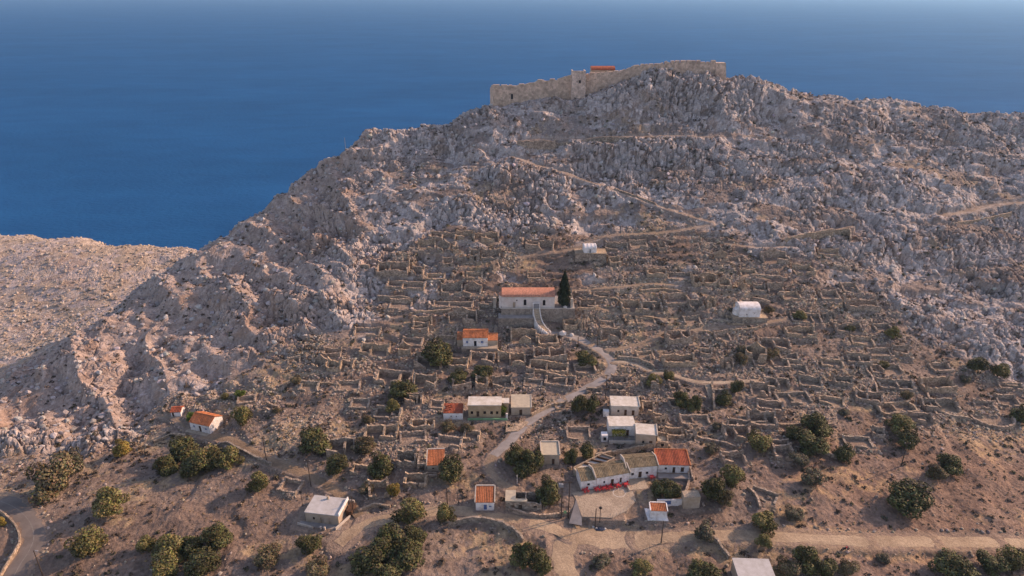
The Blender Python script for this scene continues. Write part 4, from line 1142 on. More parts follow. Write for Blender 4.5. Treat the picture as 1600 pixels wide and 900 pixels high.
lw = [cpt(770.5, 133), cpt(770.5, 133)]
mb = MB(); o = castle.location; a = cpt(770.5, 133)
mb.wall((a.x - o.x + 0.8, a.y - o.y + 0.8), (a.x - o.x - 1, a.y - o.y + 9), 1.6, [(0, a.z - o.z), (4, a.z - o.z - 0.5), (8, a.z - o.z - 2.5)], base(a.x, a.y + 6) - 8 - o.z); mb.build('end_wall', 'castle', castle)
cwall('curtain_wall', [(914.5, 116.5), (924, 112.5), (950, 111), (971, 110), (992, 100.5), (1031, 99.5)], 1.6, 0.6, 3)
cwall('battlement_wall', [(1031, 99.5), (1042, 95), (1080, 94.5), (1118, 94.5)], 1.6, 1.05, 4)
a, b = cpt(1118, 98), cpt(1133.5, 98); zb = float(base(a.x, a.y)) - 6
mb = MB()
mb.hexa([(a.x - o.x + .003, a.y - o.y - 1.6, zb - o.z), (b.x - o.x + 1.4, b.y - o.y - 1.6, zb - o.z), (b.x - o.x + 1.4, b.y - o.y + 3.5, zb - o.z), (a.x - o.x + .003, a.y - o.y + 3.5, zb - o.z),
         (a.x - o.x + .003, a.y - o.y - 0.7, a.z - o.z), (b.x - o.x, b.y - o.y - 0.7, b.z - o.z), (b.x - o.x, b.y - o.y + 3.0, b.z - o.z), (a.x - o.x + .003, a.y - o.y + 3.0, a.z - o.z)])
mb.build('corner_bastion', 'castle', castle)
a, b = cpt(893.5, 109.5), cpt(914.5, 109.5); zb = float(base(a.x, a.y)) - 5
mb = MB()
mb.hexa([(a.x - o.x - .2, a.y - o.y - 3.6, zb - o.z), (b.x - o.x + .2, b.y - o.y - 3.6, zb - o.z), (b.x - o.x + .2, b.y - o.y + 3.6, zb - o.z), (a.x - o.x - .2, a.y - o.y + 3.6, zb - o.z),
         (a.x - o.x, a.y - o.y - 3.4, a.z - o.z - .7), (b.x - o.x, b.y - o.y - 3.4, b.z - o.z - .7), (b.x - o.x, b.y - o.y + 3.4, b.z - o.z - .7), (a.x - o.x, a.y - o.y + 3.4, a.z - o.z - .7)])
z = a.z - o.z
mb.box(a.x - o.x, b.x - o.x, a.y - o.y - 3.4, a.y - o.y - 2.9, z - .697, z)
mb.box(a.x - o.x, a.x - o.x + .5, a.y - o.y - 2.897, a.y - o.y + 3.4, z - .697, z - 0.1); mb.box(b.x - o.x - .5, b.x - o.x, a.y - o.y - 2.897, a.y - o.y + 3.4, z - .697, z - 0.1)
tw = mb.build('tower', 'castle_tower', castle)
p = cpt(905, 126); mb = MB(); mb.box(p.x - o.x - .4, p.x - o.x + .4, a.y - o.y - 3.62, a.y - o.y - 3.3, p.z - o.z - .6, p.z - o.z + .6); mb.build('window', 'dark', tw)
p = cpt(800, 150); mb = MB(); mb.box(p.x - o.x - .45, p.x - o.x + .45, p.y - o.y - .95, p.y - o.y - .7, p.z - o.z - 1.3, p.z - o.z + 1.0); mb.build('doorway', 'dark', cw)
# chapel inside the castle
a, b = Vector(on_y(924, 112, 345)), Vector(on_y(961, 111, 345))
f = types_f = type('X', (), {})()
f.w = b.x - a.x; f.d = 6.0; f.rz = 0; f.c = Vector(((a.x + b.x) / 2, 348, 0)); f.floor = 237.6
ztop = on_y(940, 103.5, 348)[2]; eave = on_y(940, 109.5, 345)[2]
house('chapel', 'castle chapel with a red tiled roof showing over the castle wall', 'chapel', f, eave - f.floor, 'beige', 'vault', 'tile_red', [], rise=ztop - eave, over=0.1)

# ---------------------------------------------------------------- ruins
LANDMARKS = [(826, 466, 'the long church'), (880, 450, 'the lone cypress'), (1167, 485, 'the vaulted white chapel'), (921, 389, 'the tiny upper chapel'),
             (743, 528, 'the white house with orange roof'), (757, 640, 'the long ochre house'), (975, 632, 'the upper flat-roofed house'), (950, 575, 'the lane bend'),
             (1050, 724, 'the red-roofed café house'), (758, 780, 'the orange-roofed cottage'), (512, 802, 'the lone flat-roofed house'), (320, 656, 'the red-roofed house'),
             (1272, 676, 'the big dark trees at right'), (682, 720, 'the hillside orange cottage'), (1420, 775, 'the large round bush'), (1560, 575, 'the two bushes under the right cliff'),
             (500, 470, 'the cliff ledge'), (1280, 372, 'the upper right cliff path'), (1405, 672, 'the pair of bushes right of centre')]
_used = {}
ORD = ['', 'second ', 'third ', 'fourth ', 'fifth ', 'sixth ', 'seventh ', 'eighth ', 'ninth ', 'tenth ', 'eleventh ', 'twelfth ']
def where(u, v, lm=None):
    best = min(LANDMARKS, key=lambda L: (L[0] - u) ** 2 + ((L[1] - v) * 1.6) ** 2)
    dx, dy = u - best[0], (v - best[1]) * 1.5
    a = math.degrees(math.atan2(-dy, dx)) % 360
    dn = ['right of', 'above right of', 'above', 'above left of', 'left of', 'below left of', 'below', 'below right of'][int(((a + 22.5) % 360) // 45)]
    return dn, best[2], math.hypot(dx, dy)
def relabel(items, fmt):
    """items: (object, u, v, short look, category, group); the nearest to a landmark in a direction is the first, the next the second ..."""
    b = {}
    for it in items:
        dn, nm, dist = where(it[1], it[2])
        b.setdefault((dn, nm), []).append((dist, it))
    for (dn, nm), L in b.items():
        L.sort(key=lambda t: t[0])
        for k, (dist, it) in enumerate(L):
            lab = ('%s%s %s %s' % (ORD[k], it[3], dn, nm)) if k else ('%s nearest %s %s' % (it[3], dn, nm))
            tag(it[0], lab, it[4], it[5])
def ragged(rr, L, h, lo=0.55, corner=1.0, step=0.9):
    n = max(2, int(L / step)); s = [0.0]
    for k in range(1, n): s.append(L * (k + rr.uniform(-0.3, 0.3)) / n)
    s.append(L); t = []; v = rr.uniform(lo, 1)
    for k, q in enumerate(s):
        v = 0.55 * v + 0.45 * rr.uniform(lo, 1.05)
        e = corner if k in (0, len(s) - 1) else 1
        t.append((q, max(0.25, h * v * (1 if e == 1 else (0.6 + 0.4 * e) / max(v, .3) * v + 0.15))))
    out = []
    for k, (q, z) in enumerate(t):       # broken steps
        out.append((q, z))
        if 0 < k < len(t) - 1 and rr.random() < 0.35: out.append((q + 0.08, max(0.2, z + rr.uniform(-0.5, 0.35))))
    return out
ritems = []
for i, q in enumerate(RU):
    rr = random.Random(100 + i); st = q.st
    root = empty('ruined_house', (q.c.x, q.c.y, q.z), q.rz)
    w, d = q.w, q.d; th = 0.55
    h = rr.uniform(1.9, 2.7)
    if 't' in st: h = rr.uniform(2.9, 3.6)
    if 'l' in st: h = rr.uniform(1.0, 1.5)
    slope = (float(base(q.c.x, q.c.y + d / 2)) - float(base(q.c.x, q.c.y - d / 2)))
    hb = h + max(0.2, slope * 0.45)
    mt = 'ruin_tan' if 'b' in st else rr.choice(['ruin', 'ruin', 'ruin_grey', 'ruin_tan'])
    look = 'roofless stone ruin'
    if 'c' in st:
        mb = MB(); n = 16; P = [(-w / 2 * math.cos(math.pi * k / n), d * 0.5 - d * 1.25 * math.sin(math.pi * k / n)) for k in range(n + 1)]
        for a, b in zip(P[:-1], P[1:]):
            L = math.hypot(b[0] - a[0], b[1] - a[1]); mb.wall(a, b, 0.6, [(0, 1.1 + .3 * rr.random()), (L, 1.1 + .3 * rr.random())], -1.5)
        mb.build('wall', mt, root); look = 'curved stone sheepfold wall'
    else:
        hf = h * rr.uniform(0.55, 1.0)
        ft = ragged(rr, w, hf, 0.45, 1.25)
        ops = []
        if 'd' in st or ('l' not in st and rr.random() < 0.3):
            s0 = w * rr.uniform(0.25, 0.6); ops.append((s0, s0 + 0.85, 0.0, min(1.75, hf * 0.62)))
        if 'w' in st: ops = [(w * .25, w * .25 + .7, .5, 1.3), (w * .6, w * .6 + .8, .3, 1.5)]; ft = [(0, 2.1), (w * .4, 2.2), (w, 3.0)]
        mb = MB()
        if not ops and rr.random() < 0.45 and w > 5:       # a breach in the front
            g0 = w * rr.uniform(0.3, 0.55); g1 = g0 + rr.uniform(0.9, 1.7)
            ft = [t for t in ft if t[0] < g0 - 0.4 or t[0] > g1 + 0.4]
            ft = sorted(ft + [(g0 - .3, hf * .8), (g0, 0.15), (g1, 0.1), (g1 + .35, hf * .7)])
        full = rr.random() < 0.42 or 'd' in st or 'w' in st or 'b' in st
        if full: mb.wall((-w / 2, -d / 2 + th / 2), (w / 2, -d / 2 + th / 2), th, ft, -1.6, ops)
        else:                                   # only one stretch of the front still stands
            k0 = rr.choice([0.0, 0.0, 0.3, 0.5]); k1 = min(1.0, k0 + rr.uniform(0.35, 0.6)); Lf = w * (k1 - k0)
            m_ = rr.choice([0.25, 0.6, 1.0]); n_ = rr.choice([0.2, 0.5, 1.0])
            mb.wall((-w / 2 + k0 * w, -d / 2 + th / 2), (-w / 2 + k1 * w, -d / 2 + th / 2), th,
                    [(0, max(.2, hf * (m_ if k0 else 1.1))), (Lf * .2, hf * rr.uniform(.8, 1.1)), (Lf * .55, hf * rr.uniform(.6, 1.05)), (Lf * .8, hf * rr.uniform(.35, .9)), (Lf, max(.15, hf * n_ * .6))], -1.6)
        mb.build('wall', mt, root)
        mb = MB(); bt = ragged(rr, w, hb, rr.choice([0.5, 0.75]), 1.15)
        if 'g' in st: bt = [(0, hb * .8), (w * .28, hb * 1.0), (w * .5, hb * 1.35), (w * .55, hb * 1.3), (w * .8, hb * .9), (w, hb * .75)]
        mb.wall((w / 2, d / 2 - th / 2), (-w / 2, d / 2 - th / 2), th, bt, -1.6); mb.build('wall', mt, root)
        L = d - 2 * th
        lost = rr.choice([0, 0, 1, -1, 2]) if not ('b' in st or 'p' in st) else 0
        for s in (-1, 1):
            mb = MB(); n = 5; a0, a1 = (hf, hb)
            if lost == s or lost == 2: a0 *= rr.uniform(0.1, 0.3); a1 *= rr.uniform(0.5, 0.9)
            tp = [(L * k / n, max(.3, (a0 + (a1 - a0) * k / n) * rr.uniform(0.5, 1.08))) for k in range(n + 1)]
            mb.wall((s * (w / 2 - th / 2), -d / 2 + th), (s * (w / 2 - th / 2), d / 2 - th), th, tp, -1.6); mb.build('wall', mt, root)
        if 'p' in st:
            x = w * rr.uniform(-0.15, 0.2); mb = MB()
            tp = [(L * k / 4, h * rr.uniform(0.55, 1.0)) for k in range(5)]
            mb.wall((x, -d / 2 + th), (x, d / 2 - th), 0.5, tp, -1.6); mb.build('partition_wall', mt, root)
            look = 'two-room stone ruin'
        if rr.random() < 0.75:
            mb = MB(); n = 9; R0 = rr.uniform(1.2, 2.3); cx = rr.choice([-1, 1]) * w * rr.uniform(.1, .42); cy = rr.choice([-d / 2 - .2, 0, d * .2, -d * .35]); hp_ = rr.uniform(.5, 1.1)
            for a_ in range(n):
                for b_ in range(n):
                    x_, y_ = -1 + 2 * a_ / (n - 1), -1 + 2 * b_ / (n - 1); r2 = x_ * x_ + y_ * y_
                    mb.v.append((cx + x_ * R0, cy + y_ * R0 * .75, -0.6 + (0.55 + hp_ * (0.6 + .6 * rr.random())) * max(0, 1 - r2) + (.25 * rr.random() if r2 < 1 else 0)))
            mb.f = [(a_ * n + b_, (a_ + 1) * n + b_, (a_ + 1) * n + b_ + 1, a_ * n + b_ + 1) for a_ in range(n - 1) for b_ in range(n - 1)]
            mb.build('rubble_heap', 'heap', root)
        if 'l' in st: look = 'low ' + look
        if 't' in st: look = 'tall-walled ' + look
        if 'g' in st: look = 'gabled stone ruin'
        if 'd' in st: look = 'stone ruin with a doorway'
        if 'w' in st: look = 'stone ruin with two square openings'
        if 'b' in st: look = 'sunlit tan stone ruin'
    ritems.append((root, q.u, q.v, look, 'ruin', 'roofless ruined houses of the old village'))
relabel(ritems, '')

# ---------------------------------------------------------------- dry-stone walls along terraces, lanes and the castle path
WALLS = [([(522, 421), (550, 419), (577, 418)], 1.3), ([(808, 230), (830, 230), (868, 229)], 3.0), ([(868, 226), (920, 221), (990, 219), (1060, 219)], 1.0), ([(478, 470), (505, 467), (531, 466)], 1.2),
 ([(1176, 466), (1190, 470), (1203, 474)], 1.2), ([(1225, 380), (1260, 372), (1300, 366), (1325, 364), (1328, 380)], 2.0), ([(965, 560), (985, 560), (1010, 568), (1022, 575)], 1.4),
 ([(1112, 600), (1114, 618), (1116, 640)], 1.2), ([(893, 483), (893, 468), (892, 456)], 1.4), ([(902, 486), (925, 485), (934, 480)], 1.3), ([(830, 650), (850, 640), (872, 631)], 0.9),
 ([(1178, 430), (1200, 432), (1230, 436)], 1.0), ([(1110, 500), (1160, 502), (1195, 497)], 1.0), ([(890, 800), (875, 802), (850, 806), (815, 803), (795, 798)], 1.0),
 ([(700, 822), (730, 815), (770, 818), (800, 830), (818, 845)], 1.5), ([(1100, 840), (1120, 850), (1140, 872)], 1.3), ([(330, 700), (355, 695), (390, 712), (425, 728)], 0.9),
 ([(1160, 660), (1200, 664), (1260, 664), (1300, 662)], 0.8), ([(1455, 640), (1490, 652), (1520, 655)], 0.9), ([(1570, 600), (1590, 604), (1612, 610)], 0.9), ([(1345, 555), (1352, 575), (1366, 595), (1372, 620)], 1.0),
 ([(1445, 600), (1452, 628), (1464, 650)], 1.0), ([(640, 490), (675, 487), (705, 485)], 1.0), ([(590, 465), (620, 462), (650, 463)], 1.0), ([(735, 555), (760, 552), (780, 552)], 1.0),
 ([(865, 595), (890, 592), (905, 600)], 1.2), ([(1000, 455), (1040, 452), (1075, 458)], 0.9), ([(1100, 520), (1140, 518), (1185, 514)], 0.9), ([(905, 470), (940, 466), (980, 470)], 0.9),
 ([(810, 520), (820, 524), (842, 528)], 1.2), ([(470, 600), (500, 598), (530, 602)], 0.8), ([(1090, 685), (1120, 690), (1150, 700)], 0.9), ([(1240, 700), (1275, 705), (1310, 712)], 0.8), ([(930, 712), (965, 706), (1010, 700), (1030, 696)], 1.3),
 ([(1070, 772), (1076, 755), (1076, 742)], 1.0), ([(1168, 762), (1180, 775), (1188, 795)], 1.0), ([(560, 800), (585, 790), (610, 792)], 0.8), ([(240, 690), (265, 680), (290, 682)], 0.8), ([(1385, 655), (1400, 676), (1420, 690)], 0.7),
 ([(1490, 352), (1530, 345), (1580, 334)], 1.0), ([(960, 296), (990, 306), (1025, 320)], 0.8)]
witems = []
for i, (px, h) in enumerate(WALLS):
    rr = random.Random(500 + i)
    pts = smooth_line([at(u, v) for u, v in px], 1.3)
    o = Vector((pts[0].x, pts[0].y, ground(pts[0].x, pts[0].y))); mb = MB()
    zz = [ground(p.x, p.y) - o.z for p in pts]; hh = [h * rr.uniform(0.75, 1.12) for p in pts]
    for (a, za, ha), (b, zb, hb) in zip(zip(pts[:-1], zz, hh), zip(pts[1:], zz[1:], hh[1:])):
        mb.wall((a.x - o.x, a.y - o.y), (b.x - o.x, b.y - o.y), 0.55, [(0, za + ha), (math.hypot(b.x - a.x, b.y - a.y), zb + hb)], min(za, zb) - 1.2)
    w_ = mb.build('dry_stone_wall', rr.choice(['ruin', 'ruin_grey', 'ruin_tan']), None); w_.location = o
    m_ = px[len(px) // 2]
    witems.append((w_, m_[0], m_[1], 'drystone terrace wall' if h < 2 else 'high drystone retaining wall', 'stone wall', 'dry-stone walls on the slope'))
relabel(witems, '')

# ---------------------------------------------------------------- roads and paths
def ribbon(name, A, hw, mat, label, cat, lift=0.06, o=None):
    mb = MB(); n = len(A)
    rr = random.Random(len(name) * 7 + n)
    vs = []
    for i in range(n):
        d = A[min(i + 1, n - 1), :2] - A[max(i - 1, 0), :2]; d = d / np.linalg.norm(d); nx, ny = -d[1], d[0]
        j = rr.uniform(0.8, 1.15); k = rr.uniform(0.8, 1.15)
        for s in (-k, -0.5, 0, 0.5, j):
            vs.append((A[i, 0] + nx * hw * s, A[i, 1] + ny * hw * s, A[i, 2] + lift + (0.0 if abs(s) < 0.6 else -0.05)))
    mb.add(vs, [(i * 5 + k + 1, i * 5 + k, (i + 1) * 5 + k, (i + 1) * 5 + k + 1) for i in range(n - 1) for k in range(4)])
    ob = mb.build(name, mat)
    tag(ob, label, cat, kind='structure')
    return ob
ribbon('road', ROAD_A, 2.3, 'asphalt', 'grey asphalt road curving at the lower left', 'road')
ribbon('dirt_track', TRACK_A, 1.65, 'dirt', 'pale dirt track crossing below the café', 'track')
ribbon('dirt_track', TRACK_B, 2.5, 'dirt', 'dirt track leaving downhill at the bottom edge', 'track', 0.075)
ribbon('dirt_track', TRACK_C, 1.4, 'dirt_dark', 'brown dirt track climbing to the red-roofed house', 'track', 0.07)
ribbon('parking_area', TRACK_D, 3.0, 'dirt', 'bare sandy ground in front of the café terrace', 'ground', 0.065)
ribbon('lane', PATH_MAIN, 1.45, 'concrete_grey', 'grey concrete lane winding up to the church', 'lane')
ribbon('lane', PATH_LOW, 1.2, 'path', 'pale worn lane dropping from the ochre house', 'lane', 0.07)
for A, nm in ((PATH_UP, 'worn footpath above the tiny upper chapel'), (PATH_CASTLE, 'footpath slanting up the rocks to the castle'), (PATH_R, 'footpath from the lane to the vaulted chapel'),
              (PATH_E, 'footpath on the upper right cliff'), (PATH_F, 'track across the far right cliff'), (PATH_G, 'short footpath under the rocks'), (PATH_C, 'footpath behind the cypress'), (PATH_T, 'footpath right of the church terrace'),
              (PATH_RED, 'path to the red-roofed hut'), (PATH_H, 'ledge path below the castle rocks')):
    ribbon('footpath', A, 0.24 if A[:, 1].mean() > 240 else 0.42, 'path', nm, 'footpath')
ribbon('footpath', PATH_S, 0.75, 'concrete', 'light walled path east of the lane bend', 'footpath')
mb = MB(); n = len(ROAD_A); vs = []
for i in range(n):
    d = ROAD_A[min(i + 1, n - 1), :2] - ROAD_A[max(i - 1, 0), :2]; d = d / np.linalg.norm(d); nx, ny = -d[1], d[0]
    for s in (-0.09, 0.09): vs.append((ROAD_A[i, 0] + nx * s, ROAD_A[i, 1] + ny * s, ROAD_A[i, 2] + 0.068))
mb.add(vs, [(2 * i + 1, 2 * i, 2 * i + 2, 2 * i + 3) for i in range(n - 1)])
tag(mb.build('road_marking', 'line'), 'worn pale centre line on the asphalt road', 'road marking', kind='structure')
# parapet of the road (right-hand side as it runs downhill)
mb = MB()
side = [Vector((ROAD_A[i, 0], ROAD_A[i, 1], ROAD_A[i, 2])) for i in range(n)]
edge = []
for i in range(n):
    d = side[min(i + 1, n - 1)] - side[max(i - 1, 0)]; d.z = 0; d.normalize()
    edge.append(side[i] + Vector((d.y, -d.x, 0)) * 2.75)
o = edge[0].copy()
for i in range(n - 1):
    if 5 <= i:
        a, b = edge[i] - o, edge[i + 1] - o; g = 0.75 if (i // 3) % 5 else 0.95
        if math.hypot(b.x - a.x, b.y - a.y) > 0.05: mb.wall((a.x, a.y), (b.x, b.y), 0.38, [(0, a.z + g), (math.hypot(b.x - a.x, b.y - a.y), b.z + g)], min(a.z, b.z) - 3.0)
w_ = mb.build('road_parapet', 'ruin_tan'); w_.location = o
tag(w_, 'low tan parapet wall on the inner side of the road bend', 'parapet')

# steps from the lane to the church gate
cz = F['church_terrace']
A0 = Vector(on_y(838, 484, cz.front)); A0.z = cz.z
pl = [A0 + Vector((0, -0.2, -0.02)), Vector(on_y(839.5, 494, cz.front - 1.6)), Vector(on_y(842, 503, cz.front - 3.2)), Vector(on_y(848, 512, cz.front - 5.0)), at(858, 521)]
pl = smooth_line(pl, 0.6)
st = empty('stairway', A0); tag(st, 'white-edged stone stairway climbing to the church gate', 'stairway')
mb = MB(); e1 = MB()
for i, (a, b) in enumerate(zip(pl[:-1], pl[1:])):
    d = (b - a); d.z = 0
    if d.length < 0.02: continue
    d.normalize(); nx, ny = -d.y, d.x; z = max(a.z, ground(a.x, a.y) + 0.12) - A0.z
    a_, b_ = a - A0, b - A0
    def q4(k0, k1): return [(b_.x + nx * k0, b_.y + ny * k0), (b_.x + nx * k1, b_.y + ny * k1), (a_.x + nx * k1, a_.y + ny * k1), (a_.x + nx * k0, a_.y + ny * k0)]
    mb.prism(q4(-1.0, 1.0), z - 4, z - 0.01 * (i % 2)); e1.prism(q4(1.003, 1.3), z - 4, z + 0.35); e1.prism(q4(-1.3, -1.003), z - 4, z + 0.35)
mb.build('steps', 'concrete', st); e1.build('side_wall', 'white', st)
mb = MB()
for x in (-1.25, 1.0): mb.box(x, x + 0.28, -0.1, 0.25, 0, 2.0)
mb.box(-1.3, 1.33, -0.12, 0.27, 2.003, 2.25); mb.build('gate_frame', 'white', st)
mb = MB(); mb.box(-0.96, 0.99, 0.02, 0.1, 0.05, 1.9); mb.build('gate', 'metal', st)
# stone stair on the right
a, b = at(1104, 599), at(1111, 620); mb = MB(); st2 = empty('stairway', b); tag(st2, 'narrow stone stairway below the light walled path', 'stairway')
for k in range(14):
    p = b.lerp(a, k / 13) - b; mb.box(p.x - 0.8, p.x + 0.8, p.y - 0.3, p.y + 0.32, p.z - 1.5, p.z + 0.15 + 0.02 * (k % 3))
mb.build('steps', 'concrete', st2)

# ---------------------------------------------------------------- plaza of the cafe
pz = empty('cafe_terrace', (PLAZA_POLY[0][0], PLAZA_POLY[0][1], PLAZA_Z)); o = pz.location
tag(pz, 'raised concrete café terrace with a stone front wall and painted ring', 'terrace')
P = [(x - o.x, y - o.y) for x, y in PLAZA_POLY]
mb = MB(); mb.prism(P, -4.0, -0.15); mb.build('wall', 'retain', pz)
mb = MB(); mb.prism(P, -0.147, 0.0); fl = mb.build('paving', 'concrete', pz)
q = on_level(967.5, 770, PLAZA_Z); mb = MB(); n = 36
for k in range(n):
    a0, a1 = 2 * math.pi * k / n, 2 * math.pi * (k + 1) / n
    mb.add([(q[0] - o.x + r_ * math.cos(t), q[1] - o.y + r_ * math.sin(t), 0.005) for r_, t in ((1.45, a0), (1.62, a0), (1.62, a1), (1.45, a1))], [(0, 1, 2, 3)])
mb.build('painted_ring', 'slab_white', fl)
mb = MB(); ra = on_level(900, 780, PLAZA_Z); rb = at(889, 817); rc = at(910, 819.5)
gp = Vector((P[0][0], P[0][1], 0))
v0, v1, v2, v3 = (ra[0] - o.x, ra[1] - o.y, 0.02), (rb.x - o.x, rb.y - o.y, rb.z - o.z - .1), (rc.x - o.x - .1, rc.y - o.y - .25, rc.z - o.z - .1), (P[0][0] - .05, P[0][1] - .1, -0.05)
mb.add([v0, v1, v2, v3], [(0, 1, 2), (0, 2, 3), (0, 3, 1), (1, 3, 2)]); mb.build('buttress', 'concrete_grey', pz)
mb = MB()
for k in (1, 2, 3):
    p_, q_ = P[k], P[k + 1]
    for t in np.linspace(0, 0.8, 4): mb.tube([(p_[0] + (q_[0] - p_[0]) * t, p_[1] + (q_[1] - p_[1]) * t, 0), (p_[0] + (q_[0] - p_[0]) * t, p_[1] + (q_[1] - p_[1]) * t, 1.0)], 0.03)
for t in (0.05, 0.35, 0.65, 0.95): mb.tube([(P[0][0] + (P[1][0] - P[0][0]) * t, P[0][1] + .15, 0), (P[0][0] + (P[1][0] - P[0][0]) * t, P[0][1] + .15, 1.0)], 0.03)
mb.build('railing', 'metal', pz)
f = F['upper_plaza']
root = tag(empty('cafe_terrace', (f.c.x, f.c.y, f.z), f.rz), 'small upper concrete terrace in front of the mossy-roofed house', 'terrace')
mb = MB(); mb.box(-f.w / 2, f.w / 2, -f.d / 2, f.d / 2 - .3, -2.5, 0.03); mb.build('paving', 'concrete', root)
mb = MB(); mb.box(-f.w / 2 - .3, -f.w / 2 - .003, -f.d / 2 - .3, f.d / 2 - .3, -2.5, .45); mb.build('side_wall', 'cream', root)
# terraced court left of the cafe row with its concrete beams
zc = F['cafe_a'].z + 1.3
quad = [on_level(u, v, zc) for u, v in ((896, 731), (940, 709), (961, 716), (924, 733), (905, 742))]
zc0 = min(ground(*p) for p in quad)
yd = empty('walled_court', (quad[0][0], quad[0][1], zc)); tag(yd, 'walled concrete court with cross beams behind the low café cottage', 'court')
o = yd.location; P = [(x - o.x, y - o.y) for x, y in quad][::-1]
mb = MB(); mb.prism(P, -4, -0.4); mb.build('paving', 'slab_white', yd)
mb = MB(); n = len(P)
for k in range(n):
    a, b = Vector((*P[k], 0)), Vector((*P[(k + 1) % n], 0)); d = (b - a).normalized() * 0.16
    if (b - a).length > 0.6: mb.wall(tuple((a + d)[:2]), tuple((b - d)[:2]), 0.3, [(0, 0.2), ((b - a).length, 0.2)], -4)
mb.build('wall', 'concrete', yd)
mb = MB(); a0, a1, b0, b1 = [Vector((quad[i][0] - o.x, quad[i][1] - o.y, 0)) for i in (0, 1, 3, 2)]
for t in (0.35, 0.6, 0.82):
    p, q = a0.lerp(a1, t), b0.lerp(b1, t); L = (q - p).length
    mb.wall(tuple(p[:2]), tuple(q[:2]), 0.28, [(0, 0.12), (L, 0.12)], -0.4)
mb.build('beam', 'wood', yd)

# red cafe furniture
def make_table():
    t = empty('cafe_table', (0, 0, 0))
    m = MB(); m.box(-0.45, 0.45, -0.45, 0.45, 0.70, 0.75); m.build('tabletop', 'red', t)
    for sx in (-1, 1):
        for sy in (-1, 1): m = MB(); m.tube([(sx * .38, sy * .38, 0), (sx * .36, sy * .36, .70)], 0.03, 5); m.build('leg', 'red', t)
    return t
def make_chair():
    t = empty('cafe_chair', (0, 0, 0))
    m = MB(); m.box(-0.23, 0.23, -0.22, 0.22, 0.42, 0.46); m.build('seat', 'red', t)
    m = MB(); m.hexa([(-.23, .20, .463), (.23, .20, .463), (.23, .24, .463), (-.23, .24, .463), (-.21, .27, .90), (.21, .27, .90), (.21, .31, .90), (-.21, .31, .90)]); m.build('backrest', 'red', t)
    for s in (-1, 1): m = MB(); m.box(s * .25 - .03, s * .25 + .03, -.2, .2, .62, .66); m.build('armrest', 'red', t)
    for sx in (-1, 1):
        for sy in (-1, 1): m = MB(); m.tube([(sx * .22, sy * .2, 0), (sx * .2, sy * .19, .42)], 0.025, 5); m.build('leg', 'red', t)
    return t
def dup(o, loc, rz, sc=None):
    r_ = o.copy(); COL.objects.link(r_); r_.location = loc; r_.rotation_euler = (0, 0, rz)
    if sc: r_.scale = sc
    for c_ in list(o.children):
        k_ = c_.copy(); COL.objects.link(k_); k_.parent = r_
        for g_ in c_.children: h_ = g_.copy(); COL.objects.link(h_); h_.parent = k_
    return r_
tb, chr_ = make_table(), make_chair(); first = True; firstc = True
rr = random.Random(9)
for (u, v, lv) in ((915.5, 767, PLAZA_Z), (933, 765, PLAZA_Z), (943.5, 763.5, PLAZA_Z), (952.5, 762, PLAZA_Z), (965, 759.5, PLAZA_Z), (977.5, 758, PLAZA_Z), (1017.5, 745.5, F['upper_plaza'].z + 0.03)):
    x, y = on_level(u, v, lv); y -= 0.25
    t = tb if first else dup(tb, (x, y, lv), 0); first = False
    t.location = (x, y, lv); t.rotation_euler = (0, 0, rr.uniform(-.2, .4))
    tag(t, 'red square café table set out in front of the white houses', 'table', 'red tables of the café')
    for k in range(4):
        a = k * math.pi / 2 + rr.uniform(-.3, .3) + 0.5; r_ = rr.uniform(0.62, 0.78)
        c_ = chr_ if firstc else dup(chr_, (0, 0, 0), 0); firstc = False
        c_.location = (x + r_ * math.sin(a), y + r_ * math.cos(a), lv); c_.rotation_euler = (0, 0, -a)
        tag(c_, 'red plastic chair at a red café table', 'chair', 'red chairs of the café')
# ---------------------------------------------------------------- trees
def crown_mesh(name, seed, tone, nclump=16, leaves=4600, leaf=0.06, flat=1.0):
    """a crown of unit radius: many leaf-sized faces spread through overlapping clumps"""
    rr = np.random.RandomState(seed)
    cl = []
    for k in range(nclump):
        a = rr.uniform(0, 2 * np.pi); h = rr.uniform(-0.45, 0.62); r = rr.uniform(0.15, 0.72) * math.sqrt(max(0.1, 1 - h * h * 0.9))
        cl.append((r * math.cos(a), r * math.sin(a), h, rr.uniform(0.26, 0.46)))
    cl.append((0, 0, 0, 0.55))
    cl = np.array(cl)
    w = cl[:, 3] ** 2; idx = rr.choice(len(cl), leaves, p=w / w.sum())
    d = rr.normal(size=(leaves, 3)); d /= np.linalg.norm(d, axis=1)[:, None]
    rad = cl[idx, 3] * (rr.uniform(0.55, 1.0, leaves) ** 0.4) * rr.uniform(0.9, 1.12, leaves)
    P = cl[idx, :3] + d * rad[:, None]
    P[:, 2] = np.maximum(P[:, 2], -0.62 + rr.uniform(0, 0.12, leaves)) * flat
    n = d + rr.normal(size=(leaves, 3)) * 0.55 + np.array([0, 0, 0.25]); n /= np.linalg.norm(n, axis=1)[:, None]
    t = np.cross(n, rr.normal(size=(leaves, 3))); t /= np.linalg.norm(t, axis=1)[:, None]
    b = np.cross(n, t)
    s = leaf * rr.uniform(0.6, 1.35, leaves)[:, None]
    V = np.stack([P + t * s, P + b * s * 0.7, P - t * s, P - b * s * 0.7], 1).reshape(-1, 3)
    tone = np.array(tone)
    cv = (0.5 + 1.0 * rr.uniform(0, 1, len(cl)))[idx] * rr.uniform(0.65, 1.4, leaves)
    col = tone[None] * cv[:, None] * (1 + 0.12 * rr.normal(size=(leaves, 3)))
    col = np.clip(np.repeat(col, 4, 0), 0.004, 0.6)
    return V, np.arange(leaves * 4).reshape(-1, 4), col
